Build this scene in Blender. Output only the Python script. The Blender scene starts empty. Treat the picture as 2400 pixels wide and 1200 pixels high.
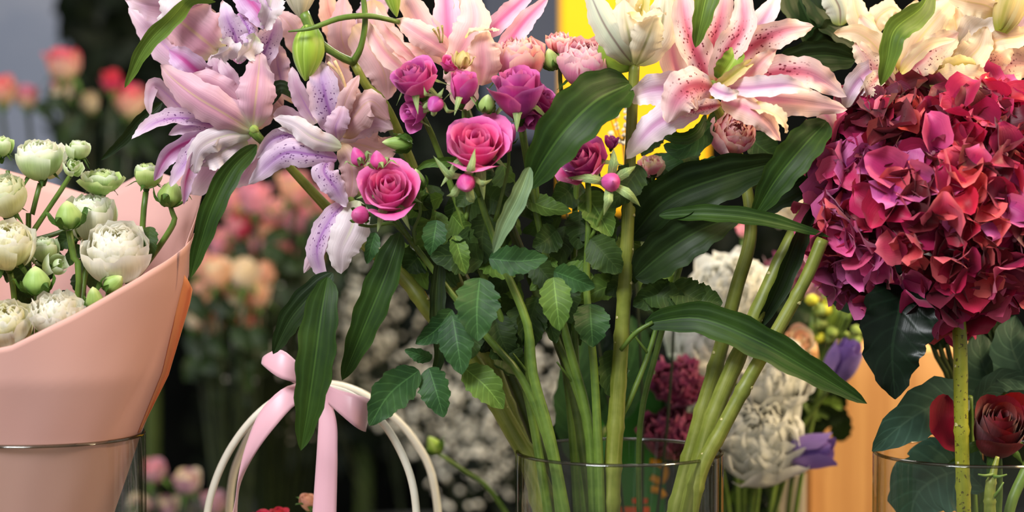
import bpy, math, random
import numpy as np
from mathutils import Vector, Matrix

SC = bpy.context.scene
COL = SC.collection
PI = math.pi

def lin(c):
    return tuple((x / 12.92 if x <= 0.04045 else ((x + 0.055) / 1.055) ** 2.4) for x in c)

# ------------------------------------------------------------------ camera
CAM = Vector((0.0, -2.0, 1.24))
AIM = Vector((0.0, 0.0, 1.15))
cd = bpy.data.cameras.new('camera')
cam = bpy.data.objects.new('camera', cd)
COL.objects.link(cam)
SC.camera = cam
cam.location = CAM
fwd = (AIM - CAM).normalized()
cam.rotation_euler = fwd.to_track_quat('-Z', 'Y').to_euler()
cd.sensor_width = 36.0
DIST = (AIM - CAM).length
cd.lens = 36.0 * DIST / 0.9
cd.clip_start = 0.05
cd.dof.use_dof = True
cd.dof.focus_distance = DIST
cd.dof.aperture_fstop = (cd.lens / 28.0)
cd.dof.aperture_blades = 0

# ------------------------------------------------------------------ world, lights, exposure
w = bpy.data.worlds.new('world')
SC.world = w
w.use_nodes = True
bg = w.node_tree.nodes['Background']
bg.inputs[0].default_value = (0.97, 0.94, 0.88, 1)
bg.inputs[1].default_value = 0.46

def area(name, loc, target, size, power, col):
    ld = bpy.data.lights.new(name, 'AREA')
    ld.shape = 'RECTANGLE'
    ld.size, ld.size_y = size
    ld.energy = power
    ld.color = col
    o = bpy.data.objects.new(name, ld)
    COL.objects.link(o)
    o.location = loc
    o.rotation_euler = (Vector(target) - Vector(loc)).to_track_quat('-Z', 'Y').to_euler()
    return o

area('daylight_key', (-1.15, -1.9, 3.1), (-0.05, 0.1, 1.12), (1.1, 1.0), 122, (0.95, 0.97, 1.0))  # unseen area light added for the soft daylight from upper left front
area('warm_shop_lamp', (1.15, -0.35, 2.25), (0.50, 0.1, 1.2), (0.22, 0.22), 25, (1.0, 0.74, 0.42))
area('rear_fill', (-0.5, 1.6, 3.0), (-0.35, 1.4, 0.9), (1.2, 0.6), 11, (1.0, 0.93, 0.85))  # unseen area light over the flowers at the back
area('carnation_fill', (0.22, 0.95, 2.1), (0.22, 0.3, 1.05), (0.3, 0.3), 11, (1.0, 0.93, 0.82))  # added light, unseen, to brighten the white carnations behind the stems
area('wood_lamp', (1.3, 0.05, 1.75), (0.45, 0.55, 0.95), (0.2, 0.2), 16, (1.0, 0.76, 0.44))

SC.view_settings.view_transform = 'Standard'
SC.view_settings.look = 'None'
SC.view_settings.gamma = 1.0
SC.view_settings.exposure = 0.0
SC.view_settings.use_curve_mapping = False

# ------------------------------------------------------------------ pixel -> world point at depth d (mm behind the focus plane)
right = fwd.cross(Vector((0, 0, 1))).normalized()
upv = right.cross(fwd).normalized()
FPX = 2400 * DIST / 0.9

def P(px, py, d=0.0):
    dr = fwd * FPX + right * (px - 1200) + upv * (600 - py)
    k = (d * 0.001 - CAM.y) / dr.y
    return np.array(CAM + dr * k)

def pm(n, d=0.0):
    """n photo pixels in metres at depth d"""
    return n * 0.000375 * (2.0 + d * 0.001) / 2.0

# ------------------------------------------------------------------ node helpers
class NT:
    def __init__(s, name):
        s.m = bpy.data.materials.new(name)
        s.m.use_nodes = True
        s.t = s.m.node_tree
        s.t.nodes.clear()
        s.out = s.n('ShaderNodeOutputMaterial')
    def n(s, typ, **kw):
        nd = s.t.nodes.new(typ)
        for k, v in kw.items():
            setattr(nd, k, v)
        return nd
    def l(s, a, b):
        s.t.links.new(a, b)
    def put(s, sock, v):
        if hasattr(v, 'is_output'):
            s.l(v, sock)
        else:
            sock.default_value = v
    def math(s, op, a, b=0.0, clamp=False):
        nd = s.n('ShaderNodeMath', operation=op)
        nd.use_clamp = clamp
        s.put(nd.inputs[0], a)
        s.put(nd.inputs[1], b)
        return nd.outputs[0]
    def ss(s, x, lo, hi):
        nd = s.n('ShaderNodeMapRange', interpolation_type='SMOOTHSTEP')
        s.put(nd.inputs['Value'], x)
        nd.inputs['From Min'].default_value = min(lo, hi)
        nd.inputs['From Max'].default_value = max(lo, hi)
        nd.inputs['To Min'].default_value = 0.0 if lo < hi else 1.0
        nd.inputs['To Max'].default_value = 1.0 if lo < hi else 0.0
        return nd.outputs[0]
    def mix(s, f, a, b):
        nd = s.n('ShaderNodeMix', data_type='RGBA')
        s.put(nd.inputs[0], f)
        s.put(nd.inputs[6], a if hasattr(a, 'is_output') else (*a, 1))
        s.put(nd.inputs[7], b if hasattr(b, 'is_output') else (*b, 1))
        return nd.outputs[2]
    def uv(s):
        if not hasattr(s, '_uv'):
            c = s.n('ShaderNodeTexCoord')
            sp = s.n('ShaderNodeSeparateXYZ')
            s.l(c.outputs['UV'], sp.inputs[0])
            s._uv = (sp.outputs[0], sp.outputs[1], c.outputs['UV'], c.outputs['Object'])
        return s._uv
    def noise(s, vec, scale, detail=2.0, rough=0.5, sc=None):
        if sc is not None:
            mp = s.n('ShaderNodeMapping')
            s.l(vec, mp.inputs[0])
            mp.inputs['Scale'].default_value = sc
            vec = mp.outputs[0]
        nd = s.n('ShaderNodeTexNoise')
        s.l(vec, nd.inputs['Vector'])
        nd.inputs['Scale'].default_value = scale
        nd.inputs['Detail'].default_value = detail
        nd.inputs['Roughness'].default_value = rough
        return nd.outputs['Fac']
    def rnd(s):
        return s.n('ShaderNodeObjectInfo').outputs['Random']
    def bump(s, h, strength=0.2, dist=0.001):
        b = s.n('ShaderNodeBump')
        b.inputs['Strength'].default_value = strength
        b.inputs['Distance'].default_value = dist
        s.l(h, b.inputs['Height'])
        return b.outputs[0]
    def surf(s, col, rough=0.5, spec=0.3, trans=0.0, normal=None, sheen=0.0, tcol=None):
        p = s.n('ShaderNodeBsdfPrincipled')
        s.put(p.inputs['Base Color'], col if hasattr(col, 'is_output') else (*col, 1))
        s.put(p.inputs['Roughness'], rough)
        p.inputs['Specular IOR Level'].default_value = spec
        if sheen:
            p.inputs['Sheen Weight'].default_value = sheen
        if normal is not None:
            s.l(normal, p.inputs['Normal'])
        if trans > 0:
            t = s.n('ShaderNodeBsdfTranslucent')
            tc = tcol if tcol is not None else col
            s.put(t.inputs[0], tc if hasattr(tc, 'is_output') else (*tc, 1))
            mx = s.n('ShaderNodeMixShader')
            mx.inputs[0].default_value = trans
            s.l(p.outputs[0], mx.inputs[1])
            s.l(t.outputs[0], mx.inputs[2])
            s.l(mx.outputs[0], s.out.inputs[0])
        else:
            s.l(p.outputs[0], s.out.inputs[0])
        return s.m

def petal_mat(name, edge, mid, base, stripe=None, sw=0.14, send=0.85, spots=None, basew=0.25, trans=0.28, midw=0.9,
              tip=None, rough=0.45, streak=0.25, spec=0.35, vary=0.0):
    """petal: colour across (edge to mid) and along (base to tip), a rib stripe, freckles"""
    m = NT(name)
    u, v, uvv, ob = m.uv()
    a = m.math('MULTIPLY', m.math('ABSOLUTE', m.math('SUBTRACT', u, 0.5)), 2.0)
    nz = m.noise(uvv, 1.0, 3, 0.6, (26, 1.6, 1))
    nb = m.noise(uvv, 3.0, 2, 0.5)
    a2 = m.math('ADD', a, m.math('MULTIPLY', m.math('SUBTRACT', nb, 0.5), 0.5))
    c = m.mix(m.ss(a2, 0.0, midw), lin(mid), lin(edge))
    c = m.mix(m.math('MULTIPLY', m.ss(nz, 0.40, 0.72), streak), c, lin(tuple(x * 0.75 for x in mid)))
    if tip:
        c = m.mix(m.ss(v, 0.72, 1.0), c, lin(tip))
    c = m.mix(m.ss(v, basew, 0.0), c, lin(base))
    if stripe:
        f = m.math('MULTIPLY', m.ss(m.math('ADD', a, m.math('MULTIPLY', m.math('SUBTRACT', nz, 0.5), 0.15)), sw, sw * 0.1), m.ss(v, send, send - 0.35))
        c = m.mix(m.math('MULTIPLY', f, 0.72), c, lin(stripe))
    if spots:
        mp = m.n('ShaderNodeMapping')
        m.l(uvv, mp.inputs[0])
        mp.inputs['Scale'].default_value = (11, 26, 1)
        vo = m.n('ShaderNodeTexVoronoi')
        m.l(mp.outputs[0], vo.inputs['Vector'])
        vo.inputs['Scale'].default_value = 1.0
        reg = m.math('MULTIPLY', m.ss(a, 0.75, 0.6), m.math('MULTIPLY', m.ss(v, 0.10, 0.16), m.ss(v, 0.72, 0.5)))
        f = m.math('MULTIPLY', m.ss(vo.outputs['Distance'], 0.34, 0.22), reg)
        c = m.mix(m.math('MULTIPLY', f, 0.92), c, lin(spots))
    if vary:
        hs = m.n('ShaderNodeHueSaturation')
        r = m.rnd()
        m.put(hs.inputs['Hue'], m.math('ADD', 0.5 - vary * 0.12, m.math('MULTIPLY', r, vary * 0.24)))
        m.put(hs.inputs['Value'], m.math('ADD', 1.0 - vary * 0.5, m.math('MULTIPLY', r, vary)))
        m.l(c, hs.inputs['Color'])
        c = hs.outputs[0]
    nrm = m.bump(nz, 0.35, 0.0008)
    return m.surf(c, rough, spec, trans, nrm, 0.15)

def leaf_mat(name, dark, light, veins='parallel', rough=0.5, trans=0.14, rib=None, spec=0.22):
    m = NT(name)
    u, v, uvv, ob = m.uv()
    s_ = m.math('SUBTRACT', u, 0.5)
    a = m.math('MULTIPLY', m.math('ABSOLUTE', s_), 2.0)
    nb = m.noise(ob, 22.0, 3, 0.55)
    nf = m.noise(uvv, 1.0, 3, 0.6, (60, 4, 1))
    c = m.mix(m.ss(nb, 0.3, 0.7), lin(dark), lin(light))
    if veins == 'parallel':
        wv = m.math('POWER', m.math('ABSOLUTE', m.math('SINE', m.math('MULTIPLY', a, 8.2))), 8.0)
        h = wv
        c = m.mix(m.math('MULTIPLY', wv, 0.12), c, lin(tuple(min(1, x * 1.5 + 0.04) for x in light)))
        c = m.mix(m.math('MULTIPLY', m.ss(nf, 0.45, 0.7), 0.18), c, lin(tuple(x * 0.6 for x in dark)))
    else:
        d = m.math('SUBTRACT', v, m.math('MULTIPLY', a, 0.22))
        wv = m.math('POWER', m.math('ABSOLUTE', m.math('SINE', m.math('MULTIPLY', d, 24.0))), 18.0)
        h = wv
        c = m.mix(m.math('MULTIPLY', wv, 0.13), c, lin(tuple(min(1, x * 1.6 + 0.05) for x in light)))
    rc = rib or tuple(min(1, x * 1.35 + 0.06) for x in light)
    c = m.mix(m.math('MULTIPLY', m.ss(a, 0.06, 0.02), 0.5), c, lin(rc))
    hh = m.math('ADD', m.math('MULTIPLY', h, -0.6), m.math('MULTIPLY', nf, 0.5))
    return m.surf(c, rough, spec, trans, m.bump(hh, 0.22, 0.001), tcol=lin(tuple(min(1, x * 1.2) for x in light)))

def stem_mat(name, c1, c2, c3=None, rough=0.42, speck=None):
    m = NT(name)
    u, v, uvv, ob = m.uv()
    n1 = m.noise(ob, 45.0, 3, 0.6)
    n2 = m.noise(uvv, 1.0, 3, 0.6, (14, 5, 1))
    c = m.mix(m.ss(n1, 0.3, 0.7), lin(c1), lin(c2))
    if c3:
        c = m.mix(m.math('MULTIPLY', m.ss(n2, 0.45, 0.75), 0.55), c, lin(c3))
    if speck:
        n3 = m.noise(ob, 300.0, 2, 0.5)
        c = m.mix(m.math('MULTIPLY', m.ss(n3, 0.60, 0.68), 0.8), c, lin(speck))
    return m.surf(c, rough, 0.4, 0.0, m.bump(n2, 0.25, 0.001))

def plain_mat(name, c1, c2, scale=20, rough=0.6, spec=0.25, trans=0.0, bump=0.15, sheen=0.0):
    m = NT(name)
    u, v, uvv, ob = m.uv()
    n1 = m.noise(ob, scale, 4, 0.6)
    c = m.mix(m.ss(n1, 0.25, 0.75), lin(c1), lin(c2))
    return m.surf(c, rough, spec, trans, m.bump(n1, bump, 0.001), sheen)

# ------------------------------------------------------------------ object helpers
ORG = {}

def tag(o, label=None, cat=None, group=None, kind=None):
    if label: o['label'] = label
    if cat: o['category'] = cat
    if group: o['group'] = group
    if kind: o['kind'] = kind
    return o

def thing(name, label, cat, org, group=None):
    o = bpy.data.objects.new(name, None)
    o.empty_display_size = 0.02
    COL.objects.link(o)
    o.location = Vector(org)
    ORG[o.name] = np.array(org, dtype=float)
    return tag(o, label, cat, group)

_gridf = {}
def grid_faces(nu, nv):
    k = (nu, nv)
    if k not in _gridf:
        f, uv = [], []
        for j in range(nv):
            for i in range(nu):
                a = j * (nu + 1) + i
                f.append((a, a + 1, a + nu + 2, a + nu + 1))
                uv += [(i / nu, j / nv), ((i + 1) / nu, j / nv), ((i + 1) / nu, (j + 1) / nv), (i / nu, (j + 1) / nv)]
        _gridf[k] = (f, np.array(uv, dtype=np.float32).ravel())
    return _gridf[k]

def mesh(name, verts, faces, mat, uv=None, smooth=True):
    me = bpy.data.meshes.new(name)
    me.from_pydata(np.asarray(verts).tolist(), [], faces)
    if uv is not None:
        l = me.uv_layers.new(name='UVMap')
        l.data.foreach_set('uv', uv)
    if smooth:
        me.polygons.foreach_set('use_smooth', [True] * len(me.polygons))
    if mat is not None:
        me.materials.append(mat)
    return me

def part(name, verts, faces, mat, parent=None, uv=None, smooth=True):
    """one mesh object; verts are world coordinates"""
    v = np.asarray(verts, dtype=float)
    org = ORG[parent.name] if parent is not None else v.mean(axis=0)
    me = mesh(name, v - org, faces, mat, uv, smooth)
    o = bpy.data.objects.new(name, me)
    COL.objects.link(o)
    if parent is not None:
        o.parent = parent
    else:
        o.location = Vector(org)
    ORG[o.name] = org
    return o

def crom(pts, n):
    """Catmull-Rom through pts, n+1 samples (any number of columns)"""
    p = np.asarray(pts, dtype=float)
    if len(p) == 1:
        return np.repeat(p, n + 1, axis=0)
    if len(p) == 2:
        t = np.linspace(0, 1, n + 1)[:, None]
        return p[0] * (1 - t) + p[1] * t
    seg = np.linalg.norm(np.diff(p[:, :3], axis=0), axis=1) if p.shape[1] >= 2 else np.abs(np.diff(p[:, 0]))
    if p.shape[1] < 2:
        seg = np.ones(len(p) - 1)
    seg = np.maximum(seg, 1e-6)
    cum = np.concatenate([[0], np.cumsum(seg)])
    q = np.vstack([2 * p[0] - p[1], p, 2 * p[-1] - p[-2]])
    out = []
    for s in np.linspace(0, cum[-1], n + 1):
        i = min(np.searchsorted(cum, s, side='right') - 1, len(p) - 2)
        t = (s - cum[i]) / seg[i]
        a, b, c, d = q[i], q[i + 1], q[i + 2], q[i + 3]
        out.append(0.5 * (2 * b + (c - a) * t + (2 * a - 5 * b + 4 * c - d) * t * t + (3 * b - a - 3 * c + d) * t ** 3))
    return np.array(out)

def interp(vals, n):
    v = np.atleast_1d(np.asarray(vals, dtype=float))
    if len(v) == 1:
        return np.full(n + 1, v[0])
    return np.interp(np.linspace(0, 1, n + 1), np.linspace(0, 1, len(v)), v)

def norm(a):
    return a / np.maximum(np.linalg.norm(a, axis=-1, keepdims=True), 1e-9)

def width_profile(shape, t):
    if shape == 'lily':
        f = np.clip(np.sin(PI * np.clip(t, 0, 1) ** 0.90), 0, 1) ** 0.60 * 0.94 + 0.20 * (1 - t) ** 2
        return np.where(t > 0.995, 0.02, f)
    if shape == 'strap':
        f = np.clip(np.sin(PI * t ** 0.8), 0, 1) ** 0.6 + 0.10 * (1 - t) ** 3
        return np.where(t > 0.995, 0.01, f)
    if shape == 'rose':
        f = np.clip(np.sin(PI * t ** 0.78), 0, 1) ** 0.72
        return np.where((t > 0.995) | (t < 0.001), 0.015, f)
    if shape == 'sepal':
        return (0.35 + 2.2 * t) * (1 - t) ** 1.15 * 1.15 + 0.03
    if shape == 'ribbon':
        return np.ones_like(t)
    if shape == 'round':
        return np.clip(1 - (2 * t - 1.0) ** 4, 0.03, 1) ** 0.5 * (0.35 + 0.65 * np.clip(t * 1.8, 0, 1))
    return np.ones_like(t)

def blade_verts(c, width, roll=0.0, shape='lily', cup=0.0, ruf=0.0, freq=3.0, seed=0, nu=8, nv=16, serr=0.0, wv=None, face=None, fold=0.0):
    groove = {'lily': 0.10, 'strap': 0.10, 'rose': 0.08}.get(shape, 0.0)
    corr = 0.022 if shape == 'strap' and nu >= 12 else 0.0
    """surface swept along centreline points c (world); width in metres; roll in degrees along the blade"""
    rg = random.Random(seed)
    c = crom(c, nv)
    t = np.linspace(0, 1, nv + 1)
    T = norm(np.gradient(c, axis=0))
    F = np.array([0.0, -1.0, 0.0]) if face is None else np.asarray(face, dtype=float)
    S0 = np.cross(T, F)
    bad = np.linalg.norm(S0, axis=1) < 0.15
    if bad.any():
        S0[bad] = np.cross(T[bad], np.array([0, -0.3, 1.0]))
    S0 = norm(S0)
    for k in range(1, len(S0)):
        if np.dot(S0[k], S0[k - 1]) < 0:
            S0[k] = -S0[k]
    S0[1:-1] = norm(S0[:-2] + S0[1:-1] * 2 + S0[2:])
    N0 = norm(np.cross(S0, T))
    r = np.radians(interp(roll, nv))[:, None]
    S = np.cos(r) * S0 + np.sin(r) * N0
    N = np.cross(S, T)
    wd = width * 0.5 * (width_profile(shape, t) if wv is None else interp(wv, nv))
    if serr:
        saw = 1 - serr * ((t * 17) % 1.0)
        wd = wd * np.where((t > 0.06) & (t < 0.97), saw, 1)
    u = np.linspace(-1, 1, nu + 1)
    ph = [rg.uniform(0, 6.28) for _ in range(4)]
    fr = [freq * rg.uniform(0.8, 1.25) for _ in range(2)]
    cu = interp(cup, nv)
    V = np.zeros((nv + 1, nu + 1, 3))
    for i, uu in enumerate(u):
        au = abs(uu)
        side = 0 if uu < 0 else 1
        off = cu * wd * (uu * uu) * 1.0
        off = off + fold * wd * au
        if groove:
            off = off - groove * wd * math.exp(-(uu / 0.16) ** 2)
        if corr:
            off = off + corr * wd * math.cos(uu * PI * 4) * np.sin(PI * t)
        if ruf and shape == 'lily':
            hf = np.sin(2 * PI * fr[side] * 4.7 * t + ph[side + 1]) * (au ** 5)
            off = off + ruf * 0.45 * width * hf * np.clip(t * 3 - 0.4, 0, 1)
            wj_f = 1 + 0.035 * hf * np.clip(t * 3 - 0.4, 0, 1)
        else:
            wj_f = 1
        if ruf:
            off = off + ruf * width * (au ** 2.2) * (np.sin(2 * PI * fr[side] * t + ph[side]) + 0.45 * np.sin(2 * PI * fr[side] * 2.3 * t + ph[side + 2])) * np.clip(t * 4, 0, 1)
        squeeze = 1 - 0.28 * np.minimum(np.abs(cu), 1.6) * au
        wj = wd * uu * squeeze
        if ruf:
            wj = wj * (1 + 0.07 * au * np.sin(2 * PI * fr[side] * 1.7 * t + ph[side + 1]))
        wj = wj * wj_f
        V[:, i] = c + S * wj[:, None] + N * off[:, None]
    return V.reshape(-1, 3)

def blade(name, parent, pts, wpx, mat, roll=0, shape='lily', cup=0.0, ruf=0.0, freq=3.0, seed=None, nu=8, nv=18, serr=0.0, wv=None, fold=0.0):
    if shape == 'strap' and wpx >= 44:
        nu, nv = 20, 26
    c = [P(*p) for p in pts]
    if seed is None:
        seed = int(pts[0][0] * 7 + pts[-1][1] * 13 + pts[-1][0])
    dmean = sum(p[2] for p in pts) / len(pts)
    v = blade_verts(c, pm(wpx, dmean), roll, shape, cup, ruf, freq, seed, nu, nv, serr, wv, fold=fold)
    f, uv = grid_faces(nu, nv)
    return part(name, v, f, mat, parent, uv)

def tube_verts(c, rad, nseg=9, n=None, bumps=None):
    n = n or max(6, 4 * (len(c) - 1))
    c = crom(c, n)
    r = interp(rad, n)
    if bumps:
        t = np.linspace(0, 1, n + 1)
        for b in bumps:
            r = r * (1 + 0.16 * np.exp(-((t - b) / 0.008) ** 2))
    T = norm(np.gradient(c, axis=0))
    ref = np.array([0.13, -0.9, 0.2]); ref /= np.linalg.norm(ref)
    A = np.cross(T, ref)
    bad = np.linalg.norm(A, axis=1) < 0.2
    if bad.any():
        A[bad] = np.cross(T[bad], np.array([1.0, 0, 0.2]))
    A = norm(A)
    for k in range(1, len(A)):
        if np.dot(A[k], A[k - 1]) < 0:
            A[k] = -A[k]
    B = np.cross(T, A)
    V = np.zeros((n + 1, nseg + 1, 3))
    for i in range(nseg + 1):
        a = 2 * PI * i / nseg
        V[:, i] = c + (np.cos(a) * A + np.sin(a) * B) * r[:, None]
    return V.reshape(-1, 3), n

def tube_geo(c, rad, nseg=9, n=None, bumps=None):
    v, n = tube_verts(c, rad, nseg, n, bumps)
    f, uv = grid_faces(nseg, n)
    f = list(f)
    k0 = len(v)
    ring0, ring1 = list(range(nseg)), [n * (nseg + 1) + i for i in range(nseg)]
    f2 = f + [tuple(ring0[::-1]), tuple(ring1)]
    uv2 = np.concatenate([uv, np.zeros(nseg * 4, dtype=np.float32)])
    return v, f2, uv2

def tube(name, parent, pts, rpx, mat, nseg=9, n=None, bumps=None):
    c = [P(*p) for p in pts]
    dm = sum(p[2] for p in pts) / len(pts)
    rad = [pm(x, dm) for x in np.atleast_1d(rpx)]
    v, f, uv = tube_geo(c, rad, nseg, n, bumps)
    return part(name, v, f, mat, parent, uv)

def frame(axis, spin=0.0):
    z = norm(np.asarray(axis, dtype=float))
    x = np.cross(np.array([0.0, 0.0, 1.0]) if abs(z[2]) < 0.9 else np.array([1.0, 0, 0]), z)
    x = norm(x)
    y = np.cross(z, x)
    c, s = math.cos(spin), math.sin(spin)
    return np.stack([c * x + s * y, -s * x + c * y, z], axis=1)   # columns

def lathe_geo(prof, ns=10, org=(0, 0, 0), M=None, swirl=0.0, ridge=0.0, nr=5):
    V = []
    n = len(prof) - 1
    for j, (r, z) in enumerate(prof):
        for i in range(ns + 1):
            a = 2 * PI * i / ns
            rr = r * (1 + ridge * math.sin(nr * a + swirl * z / max(prof[-1][1], 1e-6)))
            V.append((rr * math.cos(a), rr * math.sin(a), z))
    V = np.array(V)
    if M is not None:
        V = V @ M.T
    V = V + np.asarray(org)
    f, uv = grid_faces(ns, n)
    return V, f, uv

# ------------------------------------------------------------------ flower builders
def sepals(parent, base, M, r, L, mat, n=5, spread=1.0, droop=0.0, name='sepal', seed=0, nv=8, nu=4, w=0.42):
    rg = random.Random(seed)
    f, uv = grid_faces(nu, nv)
    for k in range(n):
        a = 2 * PI * k / n + rg.uniform(-0.3, 0.3)
        sp = spread * rg.uniform(0.7, 1.25)
        e = np.array([math.cos(a), math.sin(a), 0])
        pts = [np.array([0, 0, -0.02 * L]) + e * r * 0.25,
               e * r * 0.9 + np.array([0, 0, L * 0.22]),
               e * (r * 0.95 + L * 0.28 * sp) + np.array([0, 0, L * (0.55 - 0.25 * sp * 0.5)]),
               e * (r * 0.8 + L * 0.75 * sp) + np.array([0, 0, L * (0.95 - 0.75 * sp - droop)])]
        pts = [M @ p + base for p in pts]
        v = blade_verts(pts, L * w, 0, 'sepal', 0.35, 0.04, 2, seed + k, nu, nv, face=-(M @ np.array([0, 0, 1.0])) if True else None)
        part(name, v, f, mat, parent, uv)

def bloom(parent, px, py, d, rpx, axis, mats, kind='rose', n=18, op=0.8, seed=0, calyx=None, sep=None, ruf=0.0, name='bloom', nu=8, nv=7,
          hscale=1.0, nsep=5, seplen=0.9, tipped=0.6, sepdroop=0.3, open_top=1.0):
    """a rose-like flower: part (receptacle) with petals as sub-parts. px,py,d = centre of the head"""
    rg = random.Random(seed)
    R = pm(rpx, d)
    M = frame(axis, rg.uniform(0, 6.28))
    C = P(px, py, d)
    H = R * (1.25 if kind == 'rose' else 1.7) * hscale
    base = C - M[:, 2] * H * 0.5
    prof = [(0.001, -0.30 * R), (0.10 * R, -0.28 * R), (0.16 * R, -0.15 * R), (0.22 * R, 0.0), (0.12 * R, 0.06 * R), (0.001, 0.07 * R)]
    v, f, uv = lathe_geo(prof, 8, base, M)
    b = part(name, v, f, calyx or mats[0], parent, uv)
    gf, guv = grid_faces(nu, nv)
    U = np.linspace(-1, 1, nu + 1)[None, :]
    Vv = np.linspace(0, 1, nv + 1)[:, None]
    for i in range(n):
        t = i / max(n - 1, 1)
        phi = i * 2.39996 + rg.uniform(-0.2, 0.2)
        jit = rg.uniform(0.93, 1.07)
        ph = rg.uniform(0, 6.28)
        if kind == 'rose':
            topf = 1 - (0.30 + 0.10 * tipped * t) * np.abs(U) ** (2.4 - 0.9 * tipped * t)
            v_ = Vv * topf
            rb = R * (0.04 + 0.20 * t)
            rt = R * (0.09 + (0.34 + 0.60 * op) * t ** 1.25) * jit
            h = H * (1.0 - 0.10 * (1 - t) - (0.42 * op) * t ** 2) * jit
            ha = (2.1 * (1 - t) + 0.92 * t)
            belly = R * (0.10 + 0.18 * t) * np.sin(PI * np.clip(v_, 0, 1) ** 0.8)
            rho = rb + (rt - rb) * v_ ** (1.0 + 0.8 * t) + belly
            z = h * v_ ** 0.9
            curl = np.clip((v_ - 0.72) / 0.28, 0, 1) ** 1.6
            rho = rho + R * (0.05 + 0.16 * op) * t * curl
            z = z - R * 0.16 * op * t * curl
            edge = np.clip((np.abs(U) - 0.45) / 0.55, 0, 1) ** 1.5 * np.clip(v_ * 1.6 - 0.5, 0, 1)
            rho = rho + R * 0.20 * tipped * t * edge
            z = z - R * 0.34 * tipped * t * edge
            rho = rho * (1 + 0.05 * np.sin(2.3 * U + ph) * v_) 
            if ruf:
                rho = rho + R * ruf * np.sin(5 * U + ph) * v_ ** 3
                z = z + R * ruf * 0.6 * np.sin(7 * U + ph * 2) * v_ ** 3
            ang = phi + U * ha * (0.45 + 0.55 * np.sin(PI * 0.5 * np.clip(Vv * 1.7, 0, 1)))
        else:   # ruffled, globe shaped head
            rs = R * (0.30 + 0.66 * t) * jit
            th_top = (2.75 - 0.95 * t * open_top)
            th = 0.25 + (th_top - 0.25) * Vv * (1 - 0.10 * np.abs(U) ** 2.2)
            rho = rs * np.sin(th)
            z = R * 0.92 * hscale - rs * np.cos(th) * hscale * 0.95 - R * 0.05 + R * 0.42 * (1 - t) * hscale
            fl = np.clip((Vv - 0.5) / 0.5, 0, 1) ** 1.4
            rho = rho + R * (0.10 + 0.10 * op) * fl * t
            rf = R * ruf * fl * (np.sin(4.2 * U + ph) + 0.6 * np.sin(9.1 * U + ph * 1.7))
            rho = rho + rf * 0.8
            z = z + R * ruf * fl * (0.7 * np.sin(6.3 * U + ph * 2.2) + 0.5 * np.sin(13 * U + ph * 3.1))
            ha = 1.35 * (1 - t) + 0.85 * t
            ang = phi + U * ha * (0.55 + 0.45 * np.sin(PI * 0.5 * np.clip(Vv * 1.6, 0, 1)))
            ang = ang + 0 * Vv
        rho = np.broadcast_to(rho, (nv + 1, nu + 1)); z = np.broadcast_to(z, (nv + 1, nu + 1))
        L = np.stack([rho * np.cos(ang), rho * np.sin(ang), z], axis=-1).reshape(-1, 3)
        part('petal', L @ M.T + base, gf, mats[i % len(mats)] if len(mats) > 1 else mats[0], b, guv)
    if sep is not None:
        sepals(b, base, M, R * 0.24, R * seplen, sep, nsep, 1.1, sepdroop, seed=seed)
    return b, base, M

def bud(parent, px, py, d, rpx, lpx, axis, mat, sep, seed=0, spread=0.5, seplen=1.1, nsep=5, name='bud', droop=0.2, sw=0.42, pointed=0.35):
    R, L = pm(rpx, d), pm(lpx, d)
    rg = random.Random(seed)
    M = frame(axis, rg.uniform(0, 6.28))
    base = P(px, py, d) - M[:, 2] * L * 0.5
    prof = []
    for j in range(11):
        t = j / 10
        r = R * (math.sin(PI * min(1, 0.06 + t * 0.94) ** (0.82)) ** 0.62) * (1 - pointed * max(0, t - 0.35))
        prof.append((max(r, 0.02 * R) if j < 10 else 0.03 * R, t * L))
    v, f, uv = lathe_geo(prof, 14, base, M, 5.0, 0.045, 3)
    b = part(name, v, f, mat, parent, uv)
    sepals(b, base, M, R * 1.16, L * seplen, sep, nsep, spread, droop, seed=seed + 5, w=sw)
    return b, base, M

def rose_leaf(parent, base, tip, wpx, mat, d0=0, d1=None, roll=0, bend=0.0, cup=0.25, seed=0, name='leaf'):
    d1 = d0 if d1 is None else d1
    mx, my = (base[0] + tip[0]) / 2, (base[1] + tip[1]) / 2
    dx, dy = tip[0] - base[0], tip[1] - base[1]
    mid = (mx - dy * bend, my + dx * bend, (d0 + d1) / 2 - 6)
    return blade(name, parent, [(base[0], base[1], d0), mid, (tip[0], tip[1], d1)], wpx, mat, roll, 'rose', cup, 0.02, 3, seed, 8, 34, 0.085)

def scars(parent, pts, rpx, ts, mat, seed=0):
    """little pale leaf scars standing off a stripped stem"""
    rg = random.Random(seed)
    c = crom([P(*p) for p in pts], 100)
    for t in ts:
        k = int(t * 100)
        T = norm(c[min(k + 1, 100)] - c[max(k - 1, 0)])
        side = norm(np.cross(T, np.array([0, -1.0, 0]))) * rg.choice((-1, 1)) * rg.uniform(0.6, 1) + np.array([0, -0.5, 0])
        side = norm(side)
        r = pm(rpx)
        M = frame(norm(side + T * 0.5))
        s = pm(rg.uniform(4, 6.5))
        v, f, uv = lathe_geo([(0.0002, 0), (s * 1.1, s * 0.05), (s * 0.9, s * 0.3), (s * 0.3, s * 0.8), (0.0002, s * 0.95)], 6, c[k] + side * r * 0.86, M)
        part('leaf_scar', v, f, mat, parent, uv)

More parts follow.
